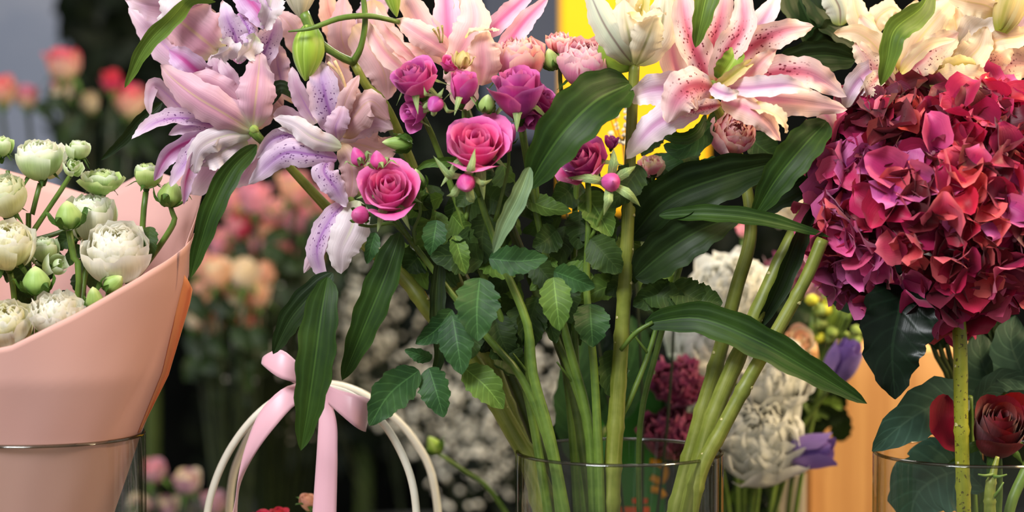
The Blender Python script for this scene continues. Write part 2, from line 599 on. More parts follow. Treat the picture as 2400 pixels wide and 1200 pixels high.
def vase(name, label, cx, cy_side, d, rpx, zbot, mat):
    """clear straight glass cylinder with thick wall and base"""
    C = P(cx, cy_side, d)
    R = pm(rpx, d)
    t = 0.0035
    H = C[2] - zbot
    org = np.array([C[0], C[1], zbot])
    prof = [(0.0001, 0), (R - 0.004, 0), (R, 0.004), (R, H - 0.0018), (R - 0.0005, H - 0.0004), (R - t * 0.5, H), (R - t + 0.0005, H - 0.0004), (R - t, H - 0.0018),
            (R - t, 0.022), (R - t - 0.008, 0.014), (0.0001, 0.013)]
    v, f, uv = lathe_geo(prof, 72, org)
    root = thing(name, label, 'vase', org)
    part('glass_body', v, f, mat, root, uv)
    k = 72
    ring = [(org + np.array([math.cos(2 * PI * i / k) * (R - t * 0.5), math.sin(2 * PI * i / k) * (R - t * 0.5), H - 0.0006])) for i in range(k + 1)]
    V = []
    for i, p in enumerate(ring):
        e = np.array([math.cos(2 * PI * i / k), math.sin(2 * PI * i / k), 0])
        for j in range(7):
            a = 2 * PI * j / 6
            V.append(p + (e * math.cos(a) + np.array([0, 0, 1.0]) * math.sin(a)) * 0.0016)
    f, uv = grid_faces(6, k)
    part('rim', V, f, M_['rim'], root, uv)
    return root

# ------------------------------------------------------------------ materials
M_ = {}
M_['lb'] = petal_mat('lilac_petal_back', (0.86, 0.69, 0.75), (0.80, 0.58, 0.66), (0.80, 0.80, 0.62), stripe=(0.82, 0.70, 0.55), sw=0.10, send=1.2, basew=0.22, tip=(0.86, 0.70, 0.72))
M_['lf'] = petal_mat('lilac_petal_face', (0.85, 0.75, 0.83), (0.75, 0.60, 0.77), (0.78, 0.58, 0.74), stripe=(0.56, 0.30, 0.62), sw=0.16, send=0.85, spots=(0.36, 0.13, 0.40), midw=0.9, tip=(0.89, 0.81, 0.87))
M_['lp'] = petal_mat('lilac_petal_plain', (0.84, 0.71, 0.78), (0.77, 0.60, 0.70), (0.78, 0.70, 0.66), stripe=(0.68, 0.48, 0.70), sw=0.12, send=0.7, tip=(0.88, 0.78, 0.82))
M_['lw'] = petal_mat('lilac_white_petal', (0.90, 0.85, 0.86), (0.84, 0.77, 0.80), (0.80, 0.82, 0.66), stripe=(0.80, 0.80, 0.68), sw=0.12, send=0.7)
M_['lm'] = petal_mat('magenta_rib_petal', (0.86, 0.74, 0.86), (0.78, 0.50, 0.72), (0.62, 0.20, 0.46), stripe=(0.72, 0.12, 0.50), sw=0.26, send=0.95, midw=0.85)
M_['pd'] = petal_mat('pink_petal', (0.95, 0.78, 0.84), (0.91, 0.56, 0.72), (0.88, 0.58, 0.64), stripe=(0.88, 0.42, 0.62), sw=0.3, send=1.0)
M_['pp'] = petal_mat('pale_pink_petal', (0.97, 0.84, 0.80), (0.95, 0.72, 0.74), (0.92, 0.76, 0.68), stripe=(0.93, 0.66, 0.72), sw=0.2, send=0.8, tip=(0.97, 0.88, 0.80))
M_['pe'] = petal_mat('peach_mauve_petal', (0.85, 0.70, 0.70), (0.80, 0.62, 0.63), (0.80, 0.66, 0.50), stripe=(0.78, 0.62, 0.52), sw=0.08, send=1.1)
M_['po'] = petal_mat('peach_petal', (0.92, 0.72, 0.62), (0.86, 0.60, 0.52), (0.80, 0.55, 0.40), stripe=(0.80, 0.48, 0.42), sw=0.12, send=1.0)
M_['sf'] = petal_mat('striped_lily_petal', (0.95, 0.82, 0.79), (0.90, 0.58, 0.67), (0.92, 0.74, 0.45), stripe=(0.66, 0.03, 0.20), sw=0.46, send=0.80, spots=(0.45, 0.04, 0.16), midw=0.75, basew=0.10, tip=(0.96, 0.84, 0.82))
M_['sp'] = petal_mat('peach_pink_lily_petal', (0.95, 0.82, 0.76), (0.92, 0.70, 0.70), (0.93, 0.76, 0.64), stripe=(0.88, 0.50, 0.62), sw=0.35, send=0.75, midw=0.9, spots=None)
M_['sl'] = petal_mat('lilac_tinted_lily_petal', (0.95, 0.88, 0.90), (0.88, 0.74, 0.84), (0.86, 0.66, 0.74), stripe=(0.76, 0.50, 0.68), sw=0.3, send=0.9, tip=(0.97, 0.92, 0.84))
M_['kc'] = petal_mat('cream_lily_petal', (0.97, 0.89, 0.74), (0.93, 0.80, 0.66), (0.90, 0.84, 0.46), stripe=(0.88, 0.80, 0.52), sw=0.10, send=0.9)
M_['kp'] = petal_mat('cream_pink_lily_petal', (0.96, 0.87, 0.76), (0.91, 0.72, 0.68), (0.90, 0.70, 0.62), stripe=(0.70, 0.20, 0.34), sw=0.30, send=0.6, spots=(0.42, 0.06, 0.18), midw=0.8)
M_['kg'] = petal_mat('grey_lily_petal', (0.90, 0.86, 0.82), (0.82, 0.78, 0.74), (0.70, 0.68, 0.50))
M_['ky'] = petal_mat('yellow_green_petal', (0.90, 0.82, 0.58), (0.82, 0.74, 0.40), (0.62, 0.66, 0.22), stripe=(0.70, 0.66, 0.28), sw=0.2, send=1.1)
M_['hc'] = petal_mat('half_open_lily_petal', (0.94, 0.90, 0.80), (0.89, 0.85, 0.74), (0.70, 0.72, 0.42), stripe=(0.58, 0.58, 0.34), sw=0.12, send=0.9)
M_['hg'] = petal_mat('half_open_lily_outer_petal', (0.86, 0.86, 0.78), (0.78, 0.80, 0.70), (0.58, 0.64, 0.32), stripe=(0.44, 0.30, 0.30), sw=0.11, send=1.1)
M_['gb'] = petal_mat('green_lily_bud', (0.50, 0.60, 0.20), (0.58, 0.70, 0.22), (0.34, 0.48, 0.12), stripe=(0.74, 0.82, 0.40), sw=0.16, send=1.3, trans=0.1)
M_['r1'] = petal_mat('magenta_rose_petal', (0.90, 0.38, 0.66), (0.85, 0.24, 0.55), (0.74, 0.14, 0.42), basew=0.5, tip=(0.94, 0.50, 0.74), streak=0.12, vary=0.10)
M_['r2'] = petal_mat('violet_rose_petal', (0.80, 0.34, 0.68), (0.72, 0.20, 0.56), (0.62, 0.14, 0.44), basew=0.5, tip=(0.86, 0.46, 0.74), streak=0.12, vary=0.10)
M_['rr'] = petal_mat('red_rose_petal', (0.56, 0.02, 0.09), (0.44, 0.015, 0.06), (0.25, 0.01, 0.04), basew=0.5, streak=0.3, trans=0.12, rough=0.6, spec=0.15, vary=0.1)
M_['pr'] = petal_mat('pale_rose_petal', (0.95, 0.68, 0.77), (0.92, 0.54, 0.69), (0.93, 0.72, 0.74), basew=0.4, tip=(0.96, 0.80, 0.80), vary=0.12)
M_['pc'] = petal_mat('coral_rose_petal', (0.94, 0.62, 0.64), (0.90, 0.48, 0.54), (0.90, 0.72, 0.64), basew=0.4, tip=(0.95, 0.78, 0.72), vary=0.12)
M_['xleaf'] = leaf_mat('shrub_leaf', (0.03, 0.06, 0.03), (0.08, 0.12, 0.05), 'pinnate', 0.6)
M_['w1'] = petal_mat('white_rose_petal', (0.96, 0.95, 0.88), (0.94, 0.93, 0.82), (0.82, 0.86, 0.58), basew=0.55, tip=(0.98, 0.97, 0.94), vary=0.04, trans=0.45)
M_['w2'] = petal_mat('green_white_rose_petal', (0.82, 0.88, 0.68), (0.76, 0.84, 0.58), (0.56, 0.68, 0.32), basew=0.6, tip=(0.92, 0.94, 0.84), vary=0.06, trans=0.4)
M_['w3'] = petal_mat('cream_rose_petal', (0.93, 0.91, 0.72), (0.90, 0.88, 0.64), (0.78, 0.80, 0.45), basew=0.55, tip=(0.96, 0.95, 0.84), vary=0.04, trans=0.45)
M_['wg'] = petal_mat('green_rose_bud_petal', (0.70, 0.80, 0.46), (0.62, 0.74, 0.38), (0.42, 0.56, 0.20), basew=0.6, tip=(0.84, 0.90, 0.62), vary=0.08)
M_['b1'] = petal_mat('far_pink_cream_petal', (0.94, 0.80, 0.68), (0.94, 0.76, 0.66), (0.92, 0.86, 0.66), basew=0.6, tip=(0.90, 0.32, 0.44), vary=0.1)
M_['b2'] = petal_mat('far_red_petal', (0.86, 0.28, 0.38), (0.82, 0.20, 0.32), (0.90, 0.70, 0.60), basew=0.3, vary=0.1)
M_['b3'] = petal_mat('far_pink_petal', (0.95, 0.70, 0.74), (0.92, 0.60, 0.66), (0.94, 0.78, 0.70), basew=0.3, vary=0.15)
M_['b4'] = petal_mat('far_peach_petal', (0.95, 0.78, 0.66), (0.92, 0.70, 0.58), (0.90, 0.76, 0.56), basew=0.3, vary=0.12)
M_['b5'] = petal_mat('far_cream_petal', (0.95, 0.90, 0.80), (0.92, 0.84, 0.70), (0.84, 0.84, 0.56), basew=0.3, vary=0.1)
M_['b6'] = petal_mat('far_dull_pink_petal', (0.80, 0.66, 0.70), (0.72, 0.54, 0.60), (0.64, 0.52, 0.52), basew=0.3, vary=0.1)
M_['c1'] = petal_mat('white_carnation_petal', (0.97, 0.97, 0.95), (0.95, 0.95, 0.92), (0.93, 0.94, 0.88), basew=0.4, vary=0.03, trans=0.45)
M_['c2'] = petal_mat('plum_carnation_petal', (0.66, 0.34, 0.48), (0.57, 0.24, 0.39), (0.42, 0.14, 0.27), basew=0.4, vary=0.1)
M_['li'] = petal_mat('purple_bellflower_petal', (0.60, 0.48, 0.76), (0.50, 0.38, 0.70), (0.62, 0.60, 0.62), basew=0.3, vary=0.05)
HY = []
for nm, e, mi, b in (('crimson', (0.72, 0.10, 0.30), (0.62, 0.05, 0.22), (0.60, 0.10, 0.30)), ('rose_pink', (0.84, 0.34, 0.52), (0.74, 0.16, 0.40), (0.66, 0.14, 0.40)),
                     ('violet_pink', (0.79, 0.37, 0.60), (0.68, 0.22, 0.50), (0.60, 0.22, 0.54)), ('dark_wine', (0.42, 0.08, 0.16), (0.34, 0.04, 0.12), (0.45, 0.10, 0.22)),
                     ('coral', (0.88, 0.38, 0.42), (0.80, 0.22, 0.32), (0.66, 0.12, 0.26)), ('ruby', (0.62, 0.08, 0.26), (0.50, 0.04, 0.20), (0.50, 0.08, 0.30))):
    HY.append(petal_mat('hydrangea_' + nm, e, mi, b, basew=0.3, tip=tuple(min(1, x * 1.12 + 0.04) for x in e), midw=1.0, streak=0.2, trans=0.22, vary=0.10, rough=0.5))
M_['leaf'] = leaf_mat('lily_leaf', (0.10, 0.19, 0.055), (0.18, 0.28, 0.085))
M_['leafd'] = leaf_mat('dark_lily_leaf', (0.07, 0.13, 0.05), (0.13, 0.20, 0.075))
M_['leafl'] = leaf_mat('light_lily_leaf', (0.26, 0.36, 0.12), (0.38, 0.48, 0.18))
M_['leafg'] = leaf_mat('grey_green_leaf', (0.32, 0.42, 0.30), (0.44, 0.53, 0.38), trans=0.06)
M_['rleaf'] = leaf_mat('rose_leaf', (0.13, 0.25, 0.13), (0.21, 0.34, 0.17), 'pinnate', 0.5)
M_['rleafl'] = leaf_mat('light_rose_leaf', (0.26, 0.37, 0.13), (0.35, 0.46, 0.19), 'pinnate', 0.5)
M_['rleafd'] = leaf_mat('dark_rose_leaf', (0.12, 0.20, 0.08), (0.21, 0.29, 0.12), 'pinnate', 0.55, rib=(0.26, 0.33, 0.16))
M_['hleaf'] = leaf_mat('hydrangea_leaf', (0.03, 0.08, 0.05), (0.07, 0.13, 0.08), 'pinnate', 0.32, rib=(0.14, 0.22, 0.14))
M_['eleaf'] = leaf_mat('blue_green_leaf', (0.17, 0.27, 0.22), (0.24, 0.35, 0.28), 'pinnate', 0.5, rib=(0.32, 0.42, 0.34))
M_['fleaf'] = leaf_mat('far_leaf', (0.06, 0.11, 0.05), (0.15, 0.22, 0.09), 'pinnate', 0.5)
M_['sep'] = leaf_mat('pale_sepal', (0.46, 0.56, 0.34), (0.62, 0.70, 0.46), 'pinnate', 0.55, 0.2)
M_['sepg'] = leaf_mat('green_sepal', (0.17, 0.29, 0.09), (0.30, 0.42, 0.16), 'pinnate', 0.55, 0.2)
M_['stem'] = stem_mat('thick_green_stem', (0.38, 0.42, 0.13), (0.48, 0.51, 0.20), (0.58, 0.58, 0.30))
M_['stemg'] = stem_mat('green_stem', (0.26, 0.36, 0.12), (0.38, 0.48, 0.18), (0.46, 0.54, 0.24))
M_['stemd'] = stem_mat('dark_green_stem', (0.20, 0.26, 0.10), (0.30, 0.36, 0.15), (0.34, 0.36, 0.18))
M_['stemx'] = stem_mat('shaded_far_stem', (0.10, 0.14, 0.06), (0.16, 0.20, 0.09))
M_['stemy'] = stem_mat('speckled_stem', (0.46, 0.48, 0.10), (0.56, 0.56, 0.16), (0.40, 0.44, 0.12), speck=(0.20, 0.12, 0.08))
M_['scar'] = plain_mat('leaf_scar_tan', (0.62, 0.60, 0.36), (0.74, 0.70, 0.50), 300)
M_['yel'] = plain_mat('yellow_bead', (0.80, 0.76, 0.20), (0.70, 0.74, 0.24), 200)
M_['bead'] = plain_mat('floret_eye', (0.86, 0.60, 0.66), (0.70, 0.40, 0.50), 300)
M_['gyp'] = plain_mat('tiny_white_blossom', (0.92, 0.91, 0.86), (0.84, 0.82, 0.76), 80, trans=0.3)
M_['ped'] = plain_mat('pale_green_receptacle', (0.60, 0.66, 0.36), (0.46, 0.56, 0.22), 120)
M_['anther'] = plain_mat('tan_anther', (0.76, 0.60, 0.42), (0.84, 0.72, 0.56), 200)

def paper_mat(name, c1, c2, tr=0.16):
    m = NT(name)
    u, v, uvv, ob = m.uv()
    n1 = m.noise(ob, 5.0, 3, 0.5)
    n2 = m.noise(ob, 900.0, 2, 0.6)
    c = m.mix(m.ss(n1, 0.25, 0.75), lin(c1), lin(c2))
    return m.surf(c, 0.62, 0.22, tr, m.bump(n2, 0.08, 0.0004))
M_['paper'] = paper_mat('pink_wrapping_paper', (0.90, 0.71, 0.665), (0.885, 0.67, 0.62))
M_['paperi'] = paper_mat('mauve_paper_lining', (0.87, 0.69, 0.66), (0.84, 0.65, 0.62))
M_['papero'] = paper_mat('orange_paper_fold', (1.0, 0.74, 0.54), (0.99, 0.69, 0.48), 0.35)

def ribbon_mat():
    m = NT('pink_satin')
    u, v, uvv, ob = m.uv()
    n1 = m.noise(uvv, 1.0, 2, 0.5, (160, 3, 1))
    c = m.mix(n1, lin((0.94, 0.75, 0.79)), lin((0.91, 0.69, 0.75)))
    p = m.surf(c, 0.38, 0.5, 0.15, m.bump(n1, 0.12, 0.0004), 0.4)
    return p
M_['ribbon'] = ribbon_mat()
M_['handle'] = plain_mat('ivory_handle', (0.93, 0.91, 0.84), (0.90, 0.87, 0.79), 60, 0.4, 0.4)

def glass_mat():
    m = NT('clear_glass')
    lw = m.n('ShaderNodeLayerWeight')
    lw.inputs['Blend'].default_value = 0.5
    f = lw.outputs['Facing']
    t = m.n('ShaderNodeBsdfTransparent')
    m.l(m.mix(m.math('POWER', f, 5.0), (0.955, 0.97, 0.955), (0.45, 0.40, 0.22)), t.inputs[0])
    g = m.n('ShaderNodeBsdfGlossy')
    g.inputs['Roughness'].default_value = 0.03
    mx = m.n('ShaderNodeMixShader')
    m.l(m.math('ADD', 0.03, m.math('MULTIPLY', m.math('POWER', f, 4.0), 0.55)), mx.inputs[0])
    m.l(t.outputs[0], mx.inputs[1])
    m.l(g.outputs[0], mx.inputs[2])
    m.l(mx.outputs[0], m.out.inputs[0])
    return m.m
M_['glass'] = glass_mat()
def rim_mat():
    m = NT('polished_glass_rim')
    t = m.n('ShaderNodeBsdfTransparent')
    t.inputs[0].default_value = (0.55, 0.54, 0.44, 1)
    g = m.n('ShaderNodeBsdfGlossy')
    g.inputs['Roughness'].default_value = 0.12
    mx = m.n('ShaderNodeMixShader')
    mx.inputs[0].default_value = 0.14
    m.l(t.outputs[0], mx.inputs[1])
    m.l(g.outputs[0], mx.inputs[2])
    m.l(mx.outputs[0], m.out.inputs[0])
    return m.m
M_['rim'] = rim_mat()

def wood_mat(name, c1, c2, c3):
    m = NT(name)
    u, v, uvv, ob = m.uv()
    n0 = m.noise(ob, 1.0, 4, 0.6, (34, 34, 1.6))
    n1 = m.noise(ob, 1.0, 5, 0.6, (110, 110, 5))
    c = m.mix(m.ss(n0, 0.3, 0.7), lin(c1), lin(c2))
    c = m.mix(m.math('MULTIPLY', m.ss(n1, 0.5, 0.75), 0.5), c, lin(c3))
    return m.surf(c, 0.5, 0.3, 0.0, m.bump(n1, 0.2, 0.001))
M_['wood'] = wood_mat('light_pine', (0.80, 0.58, 0.36), (0.88, 0.67, 0.43), (0.68, 0.46, 0.26))
M_['counter'] = wood_mat('dark_counter_wood', (0.22, 0.17, 0.13), (0.30, 0.23, 0.17), (0.15, 0.11, 0.08))

# ------------------------------------------------------------------ boxes
def box_geo(lo, hi, bev=0.004):
    lo, hi = np.array(lo, float), np.array(hi, float)
    b = min(bev, *(0.45 * (hi - lo)))
    V, idx = [], {}
    pts = []
    for sx in (0, 1):
        for sy in (0, 1):
            for sz in (0, 1):
                s = np.array((sx, sy, sz))
                cor = np.where(s == 1, hi, lo)
                inn = np.where(s == 1, -1, 1)
                for ax in range(3):
                    p = cor + inn * b
                    p[ax] = cor[ax]
                    idx[(sx, sy, sz, ax)] = len(pts)
                    pts.append(p)
    F = []
    g = lambda s, ax: idx[(*s, ax)]
    for ax in range(3):
        o = [i for i in range(3) if i != ax]
        for val in (0, 1):
            q = []
            for a_, b_ in ((0, 0), (1, 0), (1, 1), (0, 1)):
                s = [0, 0, 0]; s[ax] = val; s[o[0]] = a_; s[o[1]] = b_
                q.append(g(s, ax))
            F.append(tuple(q))
    for ax in range(3):
        o = [i for i in range(3) if i != ax]
        for a_ in (0, 1):
            for b_ in (0, 1):
                s0 = [0, 0, 0]; s0[o[0]] = a_; s0[o[1]] = b_
                s1 = list(s0); s1[ax] = 1
                F.append((g(s0, o[0]), g(s1, o[0]), g(s1, o[1]), g(s0, o[1])))
    for sx in (0, 1):
        for sy in (0, 1):
            for sz in (0, 1):
                F.append((g((sx, sy, sz), 0), g((sx, sy, sz), 1), g((sx, sy, sz), 2)))
    return np.array(pts), F

def box(name, lo, hi, mat, parent=None, bev=0.004):
    v, f = box_geo(lo, hi, bev)
    o = part(name, v, f, mat, parent, None, False)
    import bmesh
    bm = bmesh.new(); bm.from_mesh(o.data); bmesh.ops.recalc_face_normals(bm, faces=bm.faces); bm.to_mesh(o.data); bm.free()
    return o

# ------------------------------------------------------------------ the setting
dark = plain_mat('charcoal_wall_paint', (0.045, 0.055, 0.05), (0.065, 0.075, 0.065), 3, 0.9, 0.1)
tag(box('floor', (-3.5, -2.6, -0.06), (3.5, 3.3, 0.0), plain_mat('grey_concrete', (0.30, 0.29, 0.28), (0.38, 0.37, 0.35), 6, 0.8)), kind='structure')
tag(box('wall_back', (-3.5, 3.1, 0.0), (3.5, 3.2, 3.4), dark), kind='structure')
tag(box('counter', (-0.95, -0.22, 0.70), (1.15, 0.82, 0.74), M_['counter']), 'long dark wooden counter under the vases and the wrapped bouquet', 'counter')
for o_ in [bpy.data.objects['counter']]:
    for x in (-0.88, 1.08):
        for y in (-0.15, 0.75):
            box('leg', (x - 0.03, y - 0.03, 0.0), (x + 0.03, y + 0.03, 0.70), M_['counter'], o_)
tag(box('bench', (-1.6, 0.95, 0.36), (1.2, 1.85, 0.40), M_['counter']), 'low dark bench holding flower buckets behind the counter', 'bench')
for x in (-1.5, 1.1):
    for y in (1.05, 1.75):
        box('leg', (x - 0.03, y - 0.03, 0.0), (x + 0.03, y + 0.03, 0.36), M_['counter'], bpy.data.objects['bench'])

def panel(name, label, cat, x0, x1, y0, y1, d, thick, mat, zlo=None):
    a, b = P(x0, y0, d), P(x1, y1, d)
    zb = b[2] if zlo is None else zlo
    o = box(name, (a[0], a[1], zb), (b[0], a[1] + thick, a[2]), mat)
    return tag(o, label, cat)

panel('grey_door', 'blue grey painted door panel at the back beyond the pink tipped roses', 'door', -420, 165, -260, 300, 2600, 0.05, plain_mat('blue_grey_paint', (0.50, 0.53, 0.60), (0.56, 0.58, 0.64), 3, 0.6), 0.0)
panel('slate_panel', 'dark slate blue panel standing beside the yellow board', 'panel', 1130, 1345, -260, 330, 2000, 0.03, plain_mat('slate_paint', (0.26, 0.29, 0.36), (0.30, 0.32, 0.38), 3, 0.6))
q_ = P(1240, 330, 2000)
box('post', (q_[0] - 0.03, q_[1] + 0.031, 0.0), (q_[0] + 0.03, q_[1] + 0.06, q_[2] + 0.2), dark, bpy.data.objects['slate_panel'])
panel('yellow_board', 'bright yellow display board behind the half open lily', 'board', 1312, 1660, -260, 500, 1400, 0.02, plain_mat('yellow_paint', (0.98, 0.74, 0.06), (0.97, 0.70, 0.04), 3, 0.5))
yb_ = bpy.data.objects['yellow_board']
q_ = P(1560, 490, 1420)
box('post', (q_[0] - 0.02, q_[1] + 0.001, 0.0), (q_[0] + 0.02, q_[1] + 0.03, q_[2] + 0.2), dark, yb_)
pw = panel('wooden_post', 'broad light pine post behind the purple bellflower and right vase', 'post', 1895, 2300, 815, 1200, 520, 0.10, M_['wood'], 0.74)
panel('grey_stone_block', 'narrow pale grey block at the left foot of the pine post', 'block', 1812, 1890, 1105, 1200, 480, 0.06, plain_mat('pale_grey', (0.62, 0.58, 0.52), (0.68, 0.64, 0.57), 12), 0.74)

# ------------------------------------------------------------------ glass vases
ZT = 0.741
vase('glass_vase', 'clear glass cylinder vase holding lily and rose stems, in the middle', 1452, 1057, 20, 245, ZT, M_['glass'])
vase('glass_vase', 'clear glass cylinder vase around the pink paper bouquet', 95, 1015, 20, 245, ZT, M_['glass'])
vase('glass_vase', 'clear glass cylinder vase under the red hydrangea with a red rose', 2293, 1060, 30, 246, ZT, M_['glass'])

# ------------------------------------------------------------------ lilies
def lily_thing(label, foot, group=None):
    return thing('lily_stem', label, 'lily', P(*foot), group)

def flower(parent, base, axis=(0, -1, 0.4), r=9):
    M = frame(axis)
    R = pm(r, base[2])
    v, f, uv = lathe_geo([(0.001, -R), (R * 0.7, -R * 0.7), (R, 0), (R * 0.8, R * 0.7), (0.001, R)], 8, P(*base), M)
    return part('flower', v, f, M_['ped'], parent, uv)

def petals(fl, rows):
    """rows: (material, width px, roll, cup, ruffle, points base->tip)"""
    for (mk, wpx, roll, cup, ruf, pts) in rows:
        blade('petal', fl, pts, wpx, M_[mk], roll, 'lily', cup, ruf * 1.3 + 0.012, 2.4, None, 12, 32)

def lily_bud(parent, base, tip, wpx, mat, seed=0, name='bud', spread=0.0):
    """closed bud of six overlapping long petals round a common axis"""
    A, B = P(*base), P(*tip)
    L = np.linalg.norm(B - A)
    M = frame(B - A, 0.5)
    R = pm(wpx, base[2]) * 0.5
    prof = []
    for j in range(13):
        t = j / 12
        prof.append((max(0.02 * R, R * 0.86 * (math.sin(PI * (0.07 + 0.92 * t) ** 0.85) ** 0.8)), t * L))
    v, f, uv = lathe_geo(prof, 18, A, M, 0.8, 0.07, 3)
    b = part(name, v, f, mat, parent, uv)
    for k in range(3):
        a = 2 * PI * k / 3 - 0.9
        e = M[:, 0] * math.cos(a) + M[:, 1] * math.sin(a)
        ts = np.linspace(0.02, 0.99, 9)
        c = [A + M[:, 2] * (t * L) + e * R * 0.98 * (math.sin(PI * (0.07 + 0.92 * t) ** 0.85) ** 0.8) for t in ts]
        vv = blade_verts(c, R * 1.5, 0, 'lily', -0.75, 0.0, 2, seed + k, 8, 16, face=e)
        ff, uu = grid_faces(8, 16)
        part('petal', vv, ff, mat, b, uu)
    return b

# --- A: lilac pair at the upper left
LA = lily_thing('mauve pink lily with its back to us, dark leaf hanging over the pink paper', (1318, 1290, 10))
fA = flower(LA, (512, 112, 45))
petals(fA, [
    ('lb', 150, 10, -0.35, 0.02, [(520, 128, 45), (470, 90, 30), (420, 50, 38), (372, 18, 55)]),
    ('lp', 92, 35, 0.3, 0.05, [(505, 40, 60), (420, 20, 45), (340, 10, 30), (296, -6, 40)]),
    ('lw', 78, -35, 0.4, 0.07, [(480, -20, 40), (430, -8, 20), (395, 22, 12), (384, 62, 18)]),
    ('lp', 84, 0, -0.3, 0.02, [(470, 190, 60), (420, 140, 50), (360, 80, 55), (302, 18, 70)]),
    ('lm', 78, 10, 0.35, 0.03, [(495, 190, 40), (462, 168, 26), (430, 140, 24), (396, 118, 34)]),
    ('lf', 66, 5, -0.3, 0.04, [(560, 150, 30), (552, 90, 12), (532, 42, 6), (524, 2, 12)]),
    ('lw', 58, 60, 0.3, 0.08, [(524, 92, 10), (540, 112, 0), (520, 126, -6), (492, 134, -2)]),
    ('lm', 62, 10, 0.4, 0.04, [(612, 60, 30), (590, 20, 20), (570, -15, 20), (560, -40, 25)]),
    ('lf', 52, 20, -0.4, 0.04, [(560, 30, 24), (582, 66, 14), (586, 96, 8), (574, 122, 8)]),
    ('lw', 54, 40, 0.3, 0.10, [(600, 84, 12), (588, 112, 2), (570, 128, -4), (556, 146, 0)]),
    ('lm', 74, 0, 0.3, 0.06, [(560, -30, 30), (590, 6, 16), (616, 40, 12), (636, 66, 20)]),
    ('lw', 66, 20, 0.35, 0.10, [(640, -30, 30), (636, 0, 14), (628, 34, 8), (618, 68, 16)]),
    ('lf', 62, 0, 0.2, 0.03, [(600, 170, 40), (620, 120, 34), (640, 70, 36), (648, 34, 44)]),
    ('lp', 60, 0, -0.2, 0.05, [(665, 215, 50), (655, 175, 46), (648, 135, 42), (640, 92, 50)]),
    ('lp', 66, 0, 0.2, 0.04, [(560, 215, 40), (530, 190, 30), (508, 160, 24), (495, 128, 30)]),
    ('pe', 66, 10, -0.2, 0.03, [(700, 130, 80), (690, 80, 70), (672, 50, 66), (650, 30, 72)]),
    ('pe', 70, 10, -0.2, 0.03, [(700, 240, 70), (672, 200, 62), (648, 160, 60), (640, 110, 66)]),
])
fB = flower(LA, (596, 304, 0), (-0.5, -0.3, 0.6), 12)
petals(fB, [
    ('lp', 44, 0, 0.3, 0.03, [(470, 300, 40), (400, 230, 30), (362, 200, 22), (350, 235, 14), (352, 270, 16)]),
    ('lb', 92, 15, -0.25, 0.04, [(590, 300, 20), (550, 250, 8), (490, 200, 2), (436, 182, 8)]),
    ('lb', 96, 8, -0.35, 0.015, [(590, 306, 0), (530, 270, -16), (460, 228, -20), (404, 184, -10), (376, 152, 0)]),
    ('lb', 98, -8, -0.3, 0.03, [(592, 302, 0), (598, 240, -14), (605, 180, -10), (609, 124, 8)]),
    ('lp', 60, 10, 0.3, 0.03, [(580, 290, 22), (556, 240, 18), (536, 180, 14), (516, 140, 22)]),
    ('lf', 50, -30, 0.35, 0.03, [(500, 292, 22), (430, 276, 14), (366, 286, 8), (308, 326, 4)]),
    ('lf', 46, 10, 0.3, 0.04, [(560, 300, 26), (490, 290, 20), (430, 300, 14), (395, 316, 12)]),
    ('lm', 56, 30, 0.3, 0.03, [(520, 310, 20), (450, 330, 12), (395, 362, 4), (361, 424, 6)]),
    ('lf', 50, -20, 0.4, 0.03, [(520, 322, 16), (466, 344, 6), (424, 396, 0), (400, 438, 4)]),
    ('lm', 46, 40, 0.35, 0.03, [(540, 320, 14), (472, 352, 2), (440, 410, -4), (430, 480, 2)]),
    ('lw', 62, 10, -0.3, 0.05, [(592, 312, 4), (530, 318, -6), (468, 350, -8), (450, 420, 0)]),
    ('lp', 120, -10, -0.2, 0.05, [(600, 316, 20), (540, 352, 14), (490, 400, 16), (450, 456, 24)]),
    ('lw', 70, 20, 0.2, 0.09, [(580, 330, 10), (540, 346, 2), (500, 368, 0), (462, 386, 6)]),
    ('lp', 70, 0, -0.2, 0.03, [(606, 326, 40), (590, 370, 36), (570, 410, 34), (548, 440, 40)]),
    ('pe', 60, 0, -0.25, 0.02, [(596, 300, 40), (620, 260, 36), (640, 230, 36), (664, 250, 44)]),
])
tube('pedicel', LA, [(592, 306, 2), (604, 320, 2), (620, 335, 8), (640, 350, 20)], [13, 10, 9, 9], M_['stemg'])
blade('leaf', LA, [(602, 340, -14), (545, 395, -26), (500, 480, -30), (470, 570, -26), (446, 652, -18)], 60, M_['leaf'], [30, 20, 10, 15, 0], 'strap', 0.25, 0.01)
blade('leaf', LA, [(505, 4, -10), (450, -4, -16), (405, 40, -20), (340, 110, -14), (292, 206, 0)], 46, M_['leafl'], [60, 50, 20, 10, 30], 'strap', 0.3, 0.01)
blade('leaf', LA, [(380, 240, 50), (330, 280, 44), (290, 325, 40), (236, 376, 36)], 34, M_['leafd'], [20, 30, 40, 30], 'strap', 0.3, 0.01)
sA = [(640, 350, 20), (800, 520, 60), (945, 650, 50), (1010, 735, 40), (1110, 850, 36), (1190, 990, 30), (1262, 1120, 24), (1318, 1290, 10)]
tube('stem', LA, sA, [9, 12, 17, 18, 20, 22, 23, 23], M_['stem'], 12, 60, [0.42, 0.56, 0.68, 0.8, 0.9])
scars(LA, sA, 20, (0.44, 0.53, 0.62, 0.70, 0.78, 0.86, 0.93), M_['scar'], 3)

